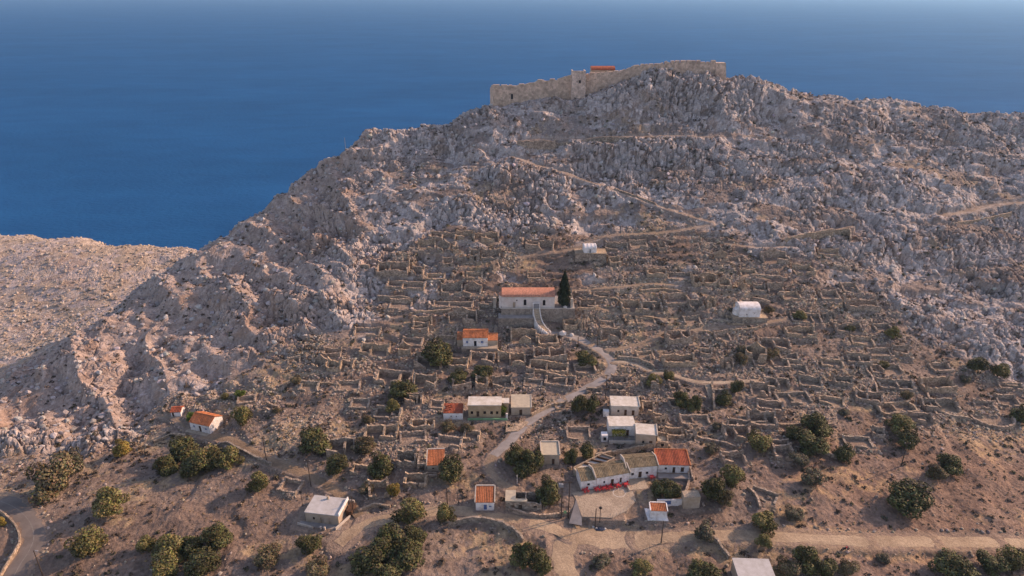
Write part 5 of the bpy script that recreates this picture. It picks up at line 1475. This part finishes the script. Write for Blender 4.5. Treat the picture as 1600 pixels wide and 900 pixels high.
TREE_KINDS = {'dark': (0.084, 0.081, 0.033), 'olive': (0.125, 0.110, 0.042), 'brown': (0.130, 0.102, 0.055), 'yellow': (0.24, 0.175, 0.045), 'bright': (0.10, 0.145, 0.03), 'grey': (0.12, 0.105, 0.068)}
def make_tree(kind, seed):
    root = empty('bushy_tree', (0, 0, 0))
    V, Fc, Cc = crown_mesh('crown', seed, TREE_KINDS[kind], nclump=14 + seed % 6)
    V = V * 1.0; V[:, 2] += 0.92
    o = big_mesh('crown', V, Fc, 'leaf', Cc); o.parent = root
    mb = MB(); rr = random.Random(seed)
    mb.tube([(0, 0, -0.5), (0.03, 0.02, 0.1), (-0.02, 0.03, 0.5), (0.02, 0, 0.8)], [0.10, 0.08, 0.065, 0.03], 7)
    for k in range(5):
        a = k * 1.26 + rr.uniform(-.3, .3); mb.tube([(0, 0.02, 0.22 + .06 * k), (0.22 * math.cos(a), 0.22 * math.sin(a), 0.5 + .05 * k), (0.5 * math.cos(a), 0.5 * math.sin(a), 0.85)], [0.05, 0.035, 0.012], 5)
    mb.build('trunk', 'bark', root)
    return root
TREES = [(85,745,74,68,'brown'),(112,722,46,46,'grey'),(175,783,56,48,'olive'),(137,845,60,50,'olive'),(192,700,30,28,'yellow'),(285,700,58,46,'dark'),(328,714,50,42,'olive'),(262,722,42,38,'dark'),
(360,711,44,36,'olive'),(300,728,50,34,'dark'),(378,650,33,34,'olive'),(375,615,20,14,'bright'),(352,619,16,11,'olive'),(297,652,16,14,'bright'),(490,688,58,46,'dark'),(525,727,42,38,'dark'),(598,725,45,44,'dark'),(568,694,40,28,'brown'),(615,766,25,28,'yellow'),
(625,607,52,28,'dark'),(613,633,22,26,'olive'),(687,556,58,26,'dark'),(715,589,36,22,'dark'),(756,581,40,26,'dark'),(705,732,46,42,'dark'),(806,712,38,36,'dark'),(832,720,40,44,'dark'),(818,734,36,30,'dark'),(858,768,44,50,'dark'),
(914,558,38,28,'dark'),(903,634,30,34,'dark'),(923,633,28,30,'dark'),(892,709,26,26,'dark'),(918,704,26,26,'dark'),(1066,622,32,30,'dark'),(1084,630,28,28,'dark'),(1150,606,24,24,'dark'),(1132,621,28,26,'dark'),
(1020,592,26,22,'olive'),(1045,586,20,18,'olive'),(1030,758,40,34,'dark'),(1052,764,36,34,'dark'),(1112,765,44,46,'dark'),(1143,742,42,38,'olive'),(1134,776,30,28,'brown'),(1102,828,40,30,'grey'),(1196,814,46,32,'olive'),(1193,845,26,24,'olive'),
(1185,688,44,34,'olive'),(1275,661,56,34,'dark'),(1266,690,58,42,'dark'),(1240,676,30,26,'dark'),(1318,704,36,32,'dark'),(1404,660,42,34,'olive'),(1418,688,36,30,'dark'),(1487,718,46,36,'dark'),(1464,736,32,28,'brown'),(1420,775,74,56,'dark'),
(1598,650,40,30,'dark'),(1396,520,24,20,'olive'),(1525,568,34,28,'dark'),(1561,577,30,26,'olive'),(1251,488,22,16,'olive'),(1206,548,26,18,'brown'),(1158,560,22,18,'brown'),(1202,482,18,14,'brown'),(1163,545,26,16,'grey'),(1416,620,20,16,'brown'),
(1330,511,18,12,'dark'),(1382,566,18,12,'olive'),
(340,830,56,46,'dark'),(268,850,62,50,'olive'),(312,876,66,46,'dark'),(255,884,50,38,'olive'),(300,846,44,40,'dark'),(484,845,44,38,'dark'),(642,802,54,36,'olive'),(604,840,66,52,'dark'),(572,872,60,50,'dark'),(636,866,66,52,'dark'),(610,893,60,36,'dark'),(650,834,40,36,'dark'),
(697,803,32,32,'olive'),(818,868,44,46,'dark'),(846,878,44,44,'dark'),(1095,890,60,36,'dark'),(1000,886,36,24,'olive'),(1230,882,46,38,'brown'),(1262,868,52,50,'dark'),(1290,884,44,40,'dark'),(1325,886,34,28,'brown'),(1485,874,74,56,'dark'),(1548,878,54,42,'dark'),(1578,872,44,40,'olive'),
(405,755,36,34,'olive'),(2,808,18,34,'yellow'),(785,640,19,19,'bright'),(754,534,10,7,'bright'),(780,464,8,20,'dark'),(495,890,50,26,'brown'),(230,846,34,28,'olive'),(433,640,16,12,'brown'),(462,593,22,12,'brown'),(700,665,26,12,'brown'),(1320,640,18,12,'grey'),(1120,664,18,12,'grey'),(1112,700,26,14,'grey'),(940,874,34,18,'grey'),(1378,868,24,16,'grey'),(1270,752,40,14,'grey'),(1250,718,34,16,'grey'),(845,700,20,12,'brown'),(1240,800,34,16,'grey'),(575,655,22,12,'brown'),(570,765,30,16,'grey'),(420,870,50,20,'brown'),(730,668,24,14,'brown'),(1600,872,30,34,'dark'),(1508,590,20,14,'grey')]
TREE_PROTO = {}
LOOK = {'dark': 'dark green', 'olive': 'olive green', 'brown': 'brownish olive', 'yellow': 'yellowing', 'bright': 'bright green', 'grey': 'grey-brown dry'}
tr = random.Random(21); titems = []
for i, (u, v, wp, hp, kind) in enumerate(TREES):
    g = at(u, min(v + hp * 0.40, 990)); k = mpp(g); dp = depress(g)
    W = wp * k; H = math.sqrt(max((hp * k) ** 2 - (W * math.sin(dp)) ** 2, (0.62 * W * math.cos(dp)) ** 2)) / math.cos(dp)
    H = min(H, W * 1.15)
    if (kind, 0) not in TREE_PROTO:
        for q in range(3): TREE_PROTO[(kind, q)] = [make_tree(kind, 40 + q * 7 + sum(map(ord, kind)) % 50), False]
    pr = TREE_PROTO[(kind, i % 3)]
    loc = (g.x, g.y + 0.1 * H, surf(g.x, g.y + 0.1 * H) - 0.05 * H - 0.1); rz = tr.uniform(0, 6.28); sc = (W / 1.95, W / 1.95, H / 1.85)
    if not pr[1]:
        o = pr[0]; pr[1] = True; o.location = loc; o.rotation_euler = (0, 0, rz); o.scale = sc
    else: o = dup(pr[0], loc, rz, sc)
    size = 'large ' if wp > 52 else ('small ' if wp < 27 else '')
    low = hp < 20
    if low: o.name = 'shrub'
    titems.append((o, u, v, size + LOOK[kind] + (' shrub' if low else ' bushy tree'), 'shrub' if low else 'tree', 'shrubs among the ruins' if low else 'bushy trees on the slope'))
for k, (o, used) in list(TREE_PROTO.items()):
    if not used:
        for c_ in list(o.children): bpy.data.objects.remove(c_)
        bpy.data.objects.remove(o)
relabel(titems, '')

# cypress
f = F['church_terrace']
g = Vector(on_level(881, 477, f.z) + (f.z,)); k = mpp(g)
cyp = empty('cypress_tree', g); tag(cyp, 'tall dark pointed cypress beside the long church', 'tree')
rr_ = np.random.RandomState(5); nlf = 5200
hh = rr_.uniform(0, 1, nlf) ** 1.15; prof = np.interp(hh, [0, .06, .25, .5, .8, 1], [0.55, 0.9, 1.0, 0.78, 0.38, 0.03]) * 2.35
an = rr_.uniform(0, 2 * np.pi, nlf); rad = prof * rr_.uniform(0.45, 1, nlf) ** 0.5 * (1 + 0.16 * np.sin(an * 5 + hh * 9) + 0.12 * np.sin(an * 3 - hh * 23))
P_ = np.stack([rad * np.cos(an), rad * np.sin(an), 0.5 + hh * 12.4], 1)
t_ = np.stack([np.cos(an) * .25, np.sin(an) * .25, np.ones(nlf)], 1) + rr_.normal(size=(nlf, 3)) * .25; b_ = np.cross(t_, np.stack([np.cos(an), np.sin(an), np.zeros(nlf)], 1)) + rr_.normal(size=(nlf, 3)) * .3
V = np.stack([P_ + t_ * .3, P_ + b_ * .12, P_ - t_ * .3, P_ - b_ * .12], 1).reshape(-1, 3)
cc = np.array([0.030, 0.042, 0.022])[None] * rr_.uniform(.5, 1.5, (nlf, 1)) * np.ones((1, 3))
o = big_mesh('crown', V, np.arange(nlf * 4).reshape(-1, 4), 'leaf', np.repeat(cc, 4, 0)); o.parent = cyp
mb = MB(); mb.tube([(0, 0, -1), (0, 0, 3), (0, 0, 11)], [0.3, 0.22, 0.05], 7); mb.build('trunk', 'bark', cyp)

# ---------------------------------------------------------------- loose stones and dry scrub (nobody could count them)
def ico():
    t = (1 + 5 ** .5) / 2
    V = np.array([(-1, t, 0), (1, t, 0), (-1, -t, 0), (1, -t, 0), (0, -1, t), (0, 1, t), (0, -1, -t), (0, 1, -t), (t, 0, -1), (t, 0, 1), (-t, 0, -1), (-t, 0, 1)], float)
    V /= np.linalg.norm(V, axis=1)[:, None]
    Fc = np.array([(0, 11, 5), (0, 5, 1), (0, 1, 7), (0, 7, 10), (0, 10, 11), (1, 5, 9), (5, 11, 4), (11, 10, 2), (10, 7, 6), (7, 1, 8), (3, 9, 4), (3, 4, 2), (3, 2, 6), (3, 6, 8), (3, 8, 9), (4, 9, 5), (2, 4, 11), (6, 2, 10), (8, 6, 7), (9, 8, 1)])
    return V, Fc
def scatter(name, label, cat, weight, count, smin, smax, power, color, seed, mat='rocks', squash=0.75, sub=0):
    rs = np.random.RandomState(seed); L = LAND
    w = weight[2:-2, 2:-2].copy(); rows = L['rows'][2:-2]
    area = np.gradient(rows)[:, None] * (110 + 0.58 * rows)[:, None]
    w = (w * area).ravel(); w /= w.sum()
    cum = np.cumsum(w); pick = np.searchsorted(cum, rs.uniform(0, 1, count))
    pick = np.minimum(pick, len(w) - 1)
    nc = L['P'].shape[1] - 4
    r, c = pick // nc + 2, pick % nc + 2
    pos = L['P'][r, c] + rs.uniform(-.15, .15, (count, 3)) * [1, 1, 0]
    s = smin + (smax - smin) * rs.uniform(0, 1, count) ** power
    V0, F0 = ico(); nv = len(V0)
    protos = np.stack([V0 * (1 + 0.34 * rs.uniform(-1, 1, (nv, 1))) for _ in range(24)])
    k = rs.randint(0, 24, count)
    q = rs.normal(size=(count, 4)); q /= np.linalg.norm(q, axis=1)[:, None]
    a, b, c_, d = q.T
    Rm = np.stack([1 - 2 * (c_ * c_ + d * d), 2 * (b * c_ - a * d), 2 * (b * d + a * c_), 2 * (b * c_ + a * d), 1 - 2 * (b * b + d * d), 2 * (c_ * d - a * b), 2 * (b * d - a * c_), 2 * (c_ * d + a * b), 1 - 2 * (b * b + c_ * c_)], -1).reshape(-1, 3, 3)
    V = np.einsum('nij,nvj->nvi', Rm, protos[k] * rs.uniform(0.65, 1.25, (count, 1, 3)))
    V = V * s[:, None, None] * np.array([1, 1, squash])[None, None] + pos[:, None, :] + np.array([0, 0, 0.2])[None, None] * s[:, None, None]
    Fc = (F0[None] + (np.arange(count) * nv)[:, None, None]).reshape(-1, 3)
    cc = color(rs, count, r, c)
    o = big_mesh(name, V.reshape(-1, 3), Fc, mat, np.repeat(np.clip(cc, .01, .8), nv, 0))
    tag(o, label, cat, kind='stuff')
def stone_col(rs, n, r, c): return np.array([.35, .285, .228])[None] * rs.uniform(.62, 1.35, (n, 1)) * (1 + .04 * rs.normal(size=(n, 3)))
def boulder_col(rs, n, r, c): return np.array([.40, .365, .345])[None] * rs.uniform(.68, 1.3, (n, 1)) * (1 + .03 * rs.normal(size=(n, 3)))
def warm_col(rs, n, r, c): return np.array([.44, .36, .29])[None] * rs.uniform(.62, 1.2, (n, 1))
L = LAND
vis = (L['rows'] < 349)[:, None] * np.ones_like(L['rock'])
up = sstep(0, 10, L['sd'])
wv = (1 - L['rock']) * (1 - L['S']) ** 2 * vis * (0.015 + L['rub'] ** 1.5) * sstep(100, 120, L['rows'])[:, None]
near_ruin = np.where((L['S'] > 0.02) & (L['S'] < 0.9), 1.0, 0.0) * (1 - L['rock']) * (0.3 + 0.7 * sstep(140, 160, L['rows'])[:, None])
scatter('loose_stones', 'pale loose stones and rubble strewn between the ruins', 'rubble', wv + 0.9 * near_ruin * vis, 46000, 0.09, 0.50, 2.8, stone_col, 1)
inside = np.where(L['S'] > 0.8, 1.0, 0.0) * (1 - L['rock']) * sstep(150, 172, L['rows'])[:, None] * (L['sd'] > 2)
scatter('boulders', 'grey limestone boulders on the rocky face', 'boulders', L['rock'] * vis * (1 - L['S']) * (0.5 + 0.5 * (1 - L['pocket'])) * (1 - .3 * L['coast']), 9500, 0.2, 1.15, 2.6, boulder_col, 2, squash=0.8)
scatter('coast_stones', 'sunlit stones on the far coastal flat', 'boulders', L['coast'] * (L['rows'] < 460)[:, None] * (L['rows'] > 285)[:, None], 3200, 0.3, 1.2, 2.4, warm_col, 3)
def scrub(name, label, weight, count, smin, smax, tones, seed):
    rs = np.random.RandomState(seed); Lr = LAND
    w = weight[2:-2, 2:-2]; rows = Lr['rows'][2:-2]
    w = (w * np.gradient(rows)[:, None] * (110 + 0.58 * rows)[:, None]).ravel(); w = w / w.sum()
    pick = np.minimum(np.searchsorted(np.cumsum(w), rs.uniform(0, 1, count)), len(w) - 1)
    nc = Lr['P'].shape[1] - 4
    pos = Lr['P'][pick // nc + 2, pick % nc + 2]
    s = smin + (smax - smin) * rs.uniform(0, 1, count) ** 2.2
    nl = 14
    d = rs.normal(size=(count, nl, 3)); d[..., 2] = np.abs(d[..., 2]); d /= np.linalg.norm(d, axis=-1, keepdims=True)
    P = pos[:, None] + d * s[:, None, None] * rs.uniform(.4, 1, (count, nl, 1)) * np.array([1, 1, .75])
    t = rs.normal(size=(count, nl, 3)); b = np.cross(t, d)
    k = s[:, None, None] * .36
    t = t / np.linalg.norm(t, axis=-1, keepdims=True) * k; b = b / np.linalg.norm(b, axis=-1, keepdims=True) * k
    V = np.stack([P + t, P + b, P - t, P - b], 2).reshape(-1, 3)
    tn = np.array(tones)[rs.randint(0, len(tones), count)] * rs.uniform(.7, 1.35, (count, 1))
    tag(big_mesh(name, V, np.arange(len(V)).reshape(-1, 4), 'scrub', np.repeat(tn, nl * 4, 0)), label, 'scrub', kind='stuff')
pn = fbm(L['P'][..., 0] / 9, L['P'][..., 1] / 9, 3, 191)
wsc = vis * (0.4 + 0.6 * sstep(140, 165, L['rows'])[:, None]) * (1 - L['S']) ** 2 * (1 - .8 * L['coast']) * ((1 - L['rock']) * (0.35 + sstep(-.1, .5, pn)) + L['rock'] * (0.35 * L['pocket'] + 0.9 * L['veg'] * (1 - L['pocket'])))
scrub('dry_scrub', 'low dark thorny scrub scattered over the slope', wsc, 15000, 0.22, 1.0, [(.125, .092, .068), (.10, .078, .058), (.155, .11, .078), (.09, .082, .05)], 4)
wst = vis * (1 - L['S']) ** 2 * (1 - L['rock']) * sstep(-.2, .4, -pn)
scrub('dry_grass', 'dry straw-coloured grass tufts on the bare soil', wst, 9000, 0.15, 0.5, [(.36, .25, .13), (.30, .21, .13), (.26, .18, .11)], 6)
# ---------------------------------------------------------------- poles, lamps and other small things
def pole(u, v0, v1, label, arm=True, lamp=None, mat='pole', thick=0.13):
    g = at(u, v0); k = mpp(g); h = (v0 - v1) * k / math.cos(depress(g)); z = surf(g.x, g.y)
    o = empty('lamp_post' if lamp else 'utility_pole', (g.x, g.y, z)); tag(o, label, 'lamp post' if lamp else 'pole', None if lamp else 'wooden utility poles')
    mb = MB(); mb.tube([(0, 0, -0.8), (0, 0, h)], [thick * 1.15, thick * 0.8], 8); mb.build('shaft', mat, o)
    if arm:
        mb = MB(); mb.box(-0.8, 0.8, -0.07, 0.07, h - 0.5, h - 0.36); a = mb.build('crossarm', mat, o)
        for x in (-0.68, 0.0, 0.68): mb = MB(); mb.tube([(x, 0, h - .357), (x, 0, h - .12)], [0.06, 0.035], 6); mb.build('insulator', 'white', a)
    if lamp == 'globe':
        mb = MB(); mb.tube([(0, 0, h - .1), (0, 0, h + .12), (0, 0, h + .42), (0, 0, h + .55)], [0.08, 0.34, 0.4, 0.12], 10); mb.build('lamp_head', 'black', o)
    if lamp == 'arm':
        mb = MB(); mb.tube([(0, 0, h - .1), (0.5, -0.2, h + .25), (0.95, -0.4, h + .3)], 0.05, 6); mb.build('bracket', 'metal', o)
        mb = MB(); mb.box(0.8, 1.35, -0.6, -0.32, h + .25, h + .4); mb.build('lamp_head', 'metal', o)
    return o
pole(417, 722, 684, 'leaning utility pole below the red-roofed house')
pole(486, 760, 720, 'utility pole between the brown track and the lone flat-roofed house')
pole(552, 801, 775, 'utility pole at the right corner of the lone flat-roofed house', False)
pole(473, 790, 769, 'dark lamp post at the left corner of the lone flat-roofed house', False, 'globe', 'black', 0.08)
pole(699, 787, 763, 'short pole left of the orange-roofed cottage', False)
pole(716, 788, 770, 'thin post beside the orange-roofed cottage', False, None, 'pole', 0.09)
pole(946, 624, 588, 'utility pole above the upper flat-roofed house')
pole(903, 540, 524, 'utility pole by the top of the lane', False)
pole(933, 541, 527, 'short pole at the lane fork', False)
pole(1033, 848, 815, 'utility pole beside the dirt track below the white hut', False)
pole(930, 819, 791, 'bare post at the foot of the café terrace wall', False)
pole(937, 816, 798, 'dark lamp post at the foot of the café terrace wall', False, 'globe', 'black', 0.08)
pole(68, 902, 859, 'street lamp beside the asphalt road', False, 'arm', 'pole', 0.12)
pole(1408, 728, 690, 'utility pole below the pair of bushes at right')
pole(540, 233, 212, 'tall thin mast on the ridge line', False, None, 'metal', 0.12)
pole(808, 756, 744, 'white post by the bushy trees above the hollow house', False, None, 'white', 0.08)
# twin-pole transformer stand
g = at(882.5, 806); o = empty('transformer_stand', (g.x, g.y, surf(g.x, g.y))); tag(o, 'twin-pole transformer stand left of the café terrace', 'transformer')
h = 54 * mpp(g) / math.cos(depress(g)); s_ = 5.6 * mpp(g)
for s in (-1, 1): mb = MB(); mb.tube([(s * s_, 0, -1), (s * s_, 0, h)], [0.16, 0.11], 8); mb.build('shaft', 'pole', o)
for z in (1.9, 3.6, h - 0.4): mb = MB(); mb.box(-s_ - 0.5, s_ + 0.5, -0.22, -0.12, z, z + 0.16); mb.build('crossarm', 'pole', o)
mb = MB(); mb.box(-s_ - 0.9, -s_ + 0.2, -0.75, -0.225, h - 1.3, h - 0.45); t_ = mb.build('transformer', 'metal', o)
mb = MB(); [mb.tube([(-s_ - .7 + .33 * k, -0.5, h - .45), (-s_ - .7 + .33 * k, -0.5, h - .15)], [.07, .04], 6) for k in range(3)]; mb.build('insulators', 'white', t_)
mb = MB(); mb.box(-0.35, 0.35, -0.5, -0.23, 1.95, 2.6); mb.build('fuse_box', 'green', o)

# motorbike on the track
g = at(1320, 861); z = surf(g.x, g.y) + 0.1
mbk = empty('motorbike', (g.x, g.y, z), R(10)); tag(mbk, 'small black motorbike parked on the dirt track at right', 'motorbike')
for x in (-0.72, 0.72):
    t = MB(); n = 16
    for k in range(n):
        a0, a1 = 2 * math.pi * k / n, 2 * math.pi * (k + 1) / n
        P = []
        for a in (a0, a1):
            for r_ in (0.22, 0.33):
                for y in (-0.07, 0.07): P.append((x + r_ * math.cos(a), y, 0.33 + r_ * math.sin(a)))
        t.add(P, [(2, 6, 7, 3), (0, 2, 3, 1), (0, 1, 5, 4), (0, 4, 6, 2), (1, 3, 7, 5)])
    w_ = t.build('wheel', 'black', mbk)
    t = MB(); t.tube([(x, -0.08, .33), (x, .08, .33)], .06, 8); [t.tube([(x, 0, .33), (x + .22 * math.cos(a), 0, .33 + .22 * math.sin(a))], .018, 4) for a in np.linspace(0, 5.24, 6)]; t.build('spokes', 'metal', w_)
t = MB(); t.tube([(0.5, 0, 0.95), (0.1, 0, 0.75), (-0.35, 0, 0.6), (-0.72, 0, 0.33)], [0.05, .09, .08, .04], 6); t.tube([(0.0, 0, 0.7), (0.05, 0, 0.35), (-.3, 0, .35)], [.1, .16, .1], 6); t.build('body', 'black', mbk)
t = MB(); t.hexa([(-.75, -.14, .78), (0.0, -.16, .76), (0.0, .16, .76), (-.75, .14, .78), (-.8, -.12, .92), (0.02, -.14, .86), (0.02, .14, .86), (-.8, .12, .92)]); t.build('seat', 'black', mbk)
t = MB(); t.hexa([(0.02, -.15, .74), (.45, -.12, .82), (.45, .12, .82), (0.02, .15, .74), (0.06, -.12, .98), (.45, -.1, 1.02), (.45, .1, 1.02), (0.06, .12, .98)]); t.build('fuel_tank', 'red', mbk)
t = MB(); t.tube([(.72, -.09, .33), (.5, -.09, 1.0)], .03, 5); t.tube([(.72, .09, .33), (.5, .09, 1.0)], .03, 5); t.build('fork', 'metal', mbk)
t = MB(); t.tube([(.4, -.36, 1.08), (.5, -.15, 1.05), (.5, .15, 1.05), (.4, .36, 1.08)], .025, 5); t.build('handlebar', 'black', mbk)
t = MB(); t.tube([(.52, 0, .95), (.66, 0, .95)], [.07, .11], 8); t.build('headlight', 'metal', mbk)

M['tarp'] = mat_plain('dark_blue_tarp', (0.03, 0.045, 0.08), 0.7, 0.3)
M['limestone'] = mat_plaster('limewashed_stone', (0.62, 0.58, 0.55))
# tarpaulin and sacks at the foot of the terrace
g = at(938, 822); z = surf(g.x, g.y)
mb = MB(); n = 9; rr = random.Random(4)
for i in range(n):
    for j in range(6): mb.v.append((-1.0 + 2.0 * i / (n - 1) + rr.uniform(-.1, .1), -.6 + 1.2 * j / 5, 0.1 + 0.28 * math.sin(math.pi * i / (n - 1)) * math.sin(math.pi * j / 5) + rr.uniform(0, .12)))
mb.f = [(i * 6 + j, (i + 1) * 6 + j, (i + 1) * 6 + j + 1, i * 6 + j + 1) for i in range(n - 1) for j in range(5)]
b0 = len(mb.v); mb.v += [(x, y, -0.15) for x, y, z_ in mb.v[:b0]]
mb.f += [(b0 + i * 6 + j, b0 + i * 6 + j + 1, b0 + (i + 1) * 6 + j + 1, b0 + (i + 1) * 6 + j) for i in range(n - 1) for j in range(5)]
t = mb.build('tarpaulin', 'tarp'); t.location = (g.x, g.y, z); tag(t, 'blue tarpaulin heap below the café terrace wall', 'tarpaulin')
for u, v, s in ((927, 819, .36), (932, 821, .3), (945.5, 822, .36)):
    g = at(u, v); V, Fc = ico(); mb = MB(); mb.add([Vector((x * s, y * s * .8, z * s * .75)) * (1 + .15 * math.sin(x * 9 + y * 5)) for x, y, z in V], [tuple(q) for q in Fc])
    t = mb.build('white_sack', 'limestone'); t.location = (g.x, g.y, surf(g.x, g.y) + s * .5)
    tag(t, {927: 'white sack left of the blue tarpaulin', 932: 'white sack resting against the bare post', 945.5: 'white sack right of the blue tarpaulin'}[u], 'sack')
# low white wall with a blue door behind the hut
a, b = at(1026, 788), at(1066, 788)
w_ = empty('garden_wall', ((a.x + b.x) / 2, (a.y + b.y) / 2, (a.z + b.z) / 2)); tag(w_, 'low whitewashed garden wall under the tree behind the white hut', 'wall')
L_ = (b - a).length; mb = MB(); mb.wall((-L_ / 2, 0), (L_ / 2, 0), .35, [(0, 1.5), (L_, 1.6)], -1, [(L_ * .3, L_ * .3 + 1.6, 0, 1.25)]); mb.build('wall', 'white', w_)
mb = MB(); mb.box(-L_ / 2 + L_ * .3 + .01, -L_ / 2 + L_ * .3 + 1.59, 0, .06, 0, 1.24); mb.build('gate', 'blue', w_)
# whitewashed boulders beside the lane top and the church gate
for u, v, s, lab in ((879, 524, 1.5, 'large whitewashed boulder at the top of the lane'), (893, 524, 0.95, 'upright whitewashed stone beside the lane top'), (858, 519, .8, 'whitewashed stone at the foot of the church stairway'),
                     (883, 479.5, .8, 'pale stone at the foot of the cypress')):
    g = at(u, v); V, Fc = ico(); mb = MB(); z = surf(g.x, g.y)
    if lab.startswith('pale'): g = Vector(on_level(u, 481, F['church_terrace'].z) + (F['church_terrace'].z,)); z = g.z
    mb.add([(x * s * (1 + .2 * math.sin(y * 7)), y * s * .8, zz * s * (.8 + .15 * math.sin(x * 8))) for x, y, zz in V], [tuple(q) for q in Fc])
    t = mb.build('whitewashed_boulder', 'limestone'); t.location = (g.x, g.y, z + s * .35); tag(t, lab, 'boulder')
g = Vector(on_level(893, 480, F['church_terrace'].z) + (F['church_terrace'].z,))
mb = MB(); mb.box(-.35, .35, 0, 6.5, -.2, 1.6); mb.box(-.4, .4, -.8, -.003, -.2, 3.6); t = mb.build('boundary_wall', 'cream'); t.location = g; tag(t, 'cream boundary wall and pillar right of the cypress', 'wall')
g = at(773, 478); mb = MB(); mb.box(-.5, .5, -.5, .5, -1.5, 3.4); t = mb.build('gate_pillar', 'cream'); t.location = g; tag(t, 'cream stone pillar left of the long church', 'pillar')
g = at(792, 655); mb = MB(); mb.box(-.3, .3, -.3, .3, -1.5, 1.9); t = mb.build('gate_pillar', 'white'); t.location = (g.x, g.y, ground(g.x, g.y)); tag(t, 'white pillar at the right end of the green garden wall', 'pillar')
# stone bastion of the lane below the ochre house
a, b = at(790, 676), at(809, 674); x0_, y0_ = a.x, a.y; zt = F['yellow_house'].z - 0.2
mb = MB(); P = [(0, 0), (b.x - a.x, 0.6), (b.x - a.x + 2.6, 3.4), (b.x - a.x + 3.5, 5.2), (0.2, 5.0)]
mb.prism(P, -4 + a.z - zt, 0.0); t = mb.build('stone_bastion', 'ruin_tan'); t.location = (a.x, a.y, zt); tag(t, 'tan stone bastion beside the lane below the ochre house', 'bastion')
# dead red-brown bush below the ochre house
g = at(722, 672)
V, Fc, Cc = crown_mesh('twigs', 77, (.16, .065, .045), 8, 700, .09)
o = big_mesh('dead_bush', V * [2.2, 1.8, 1.2], Fc, 'scrub', Cc); o.location = (g.x, g.y, surf(g.x, g.y) + .5); tag(o, 'dead red-brown bush below the ochre house', 'bush')
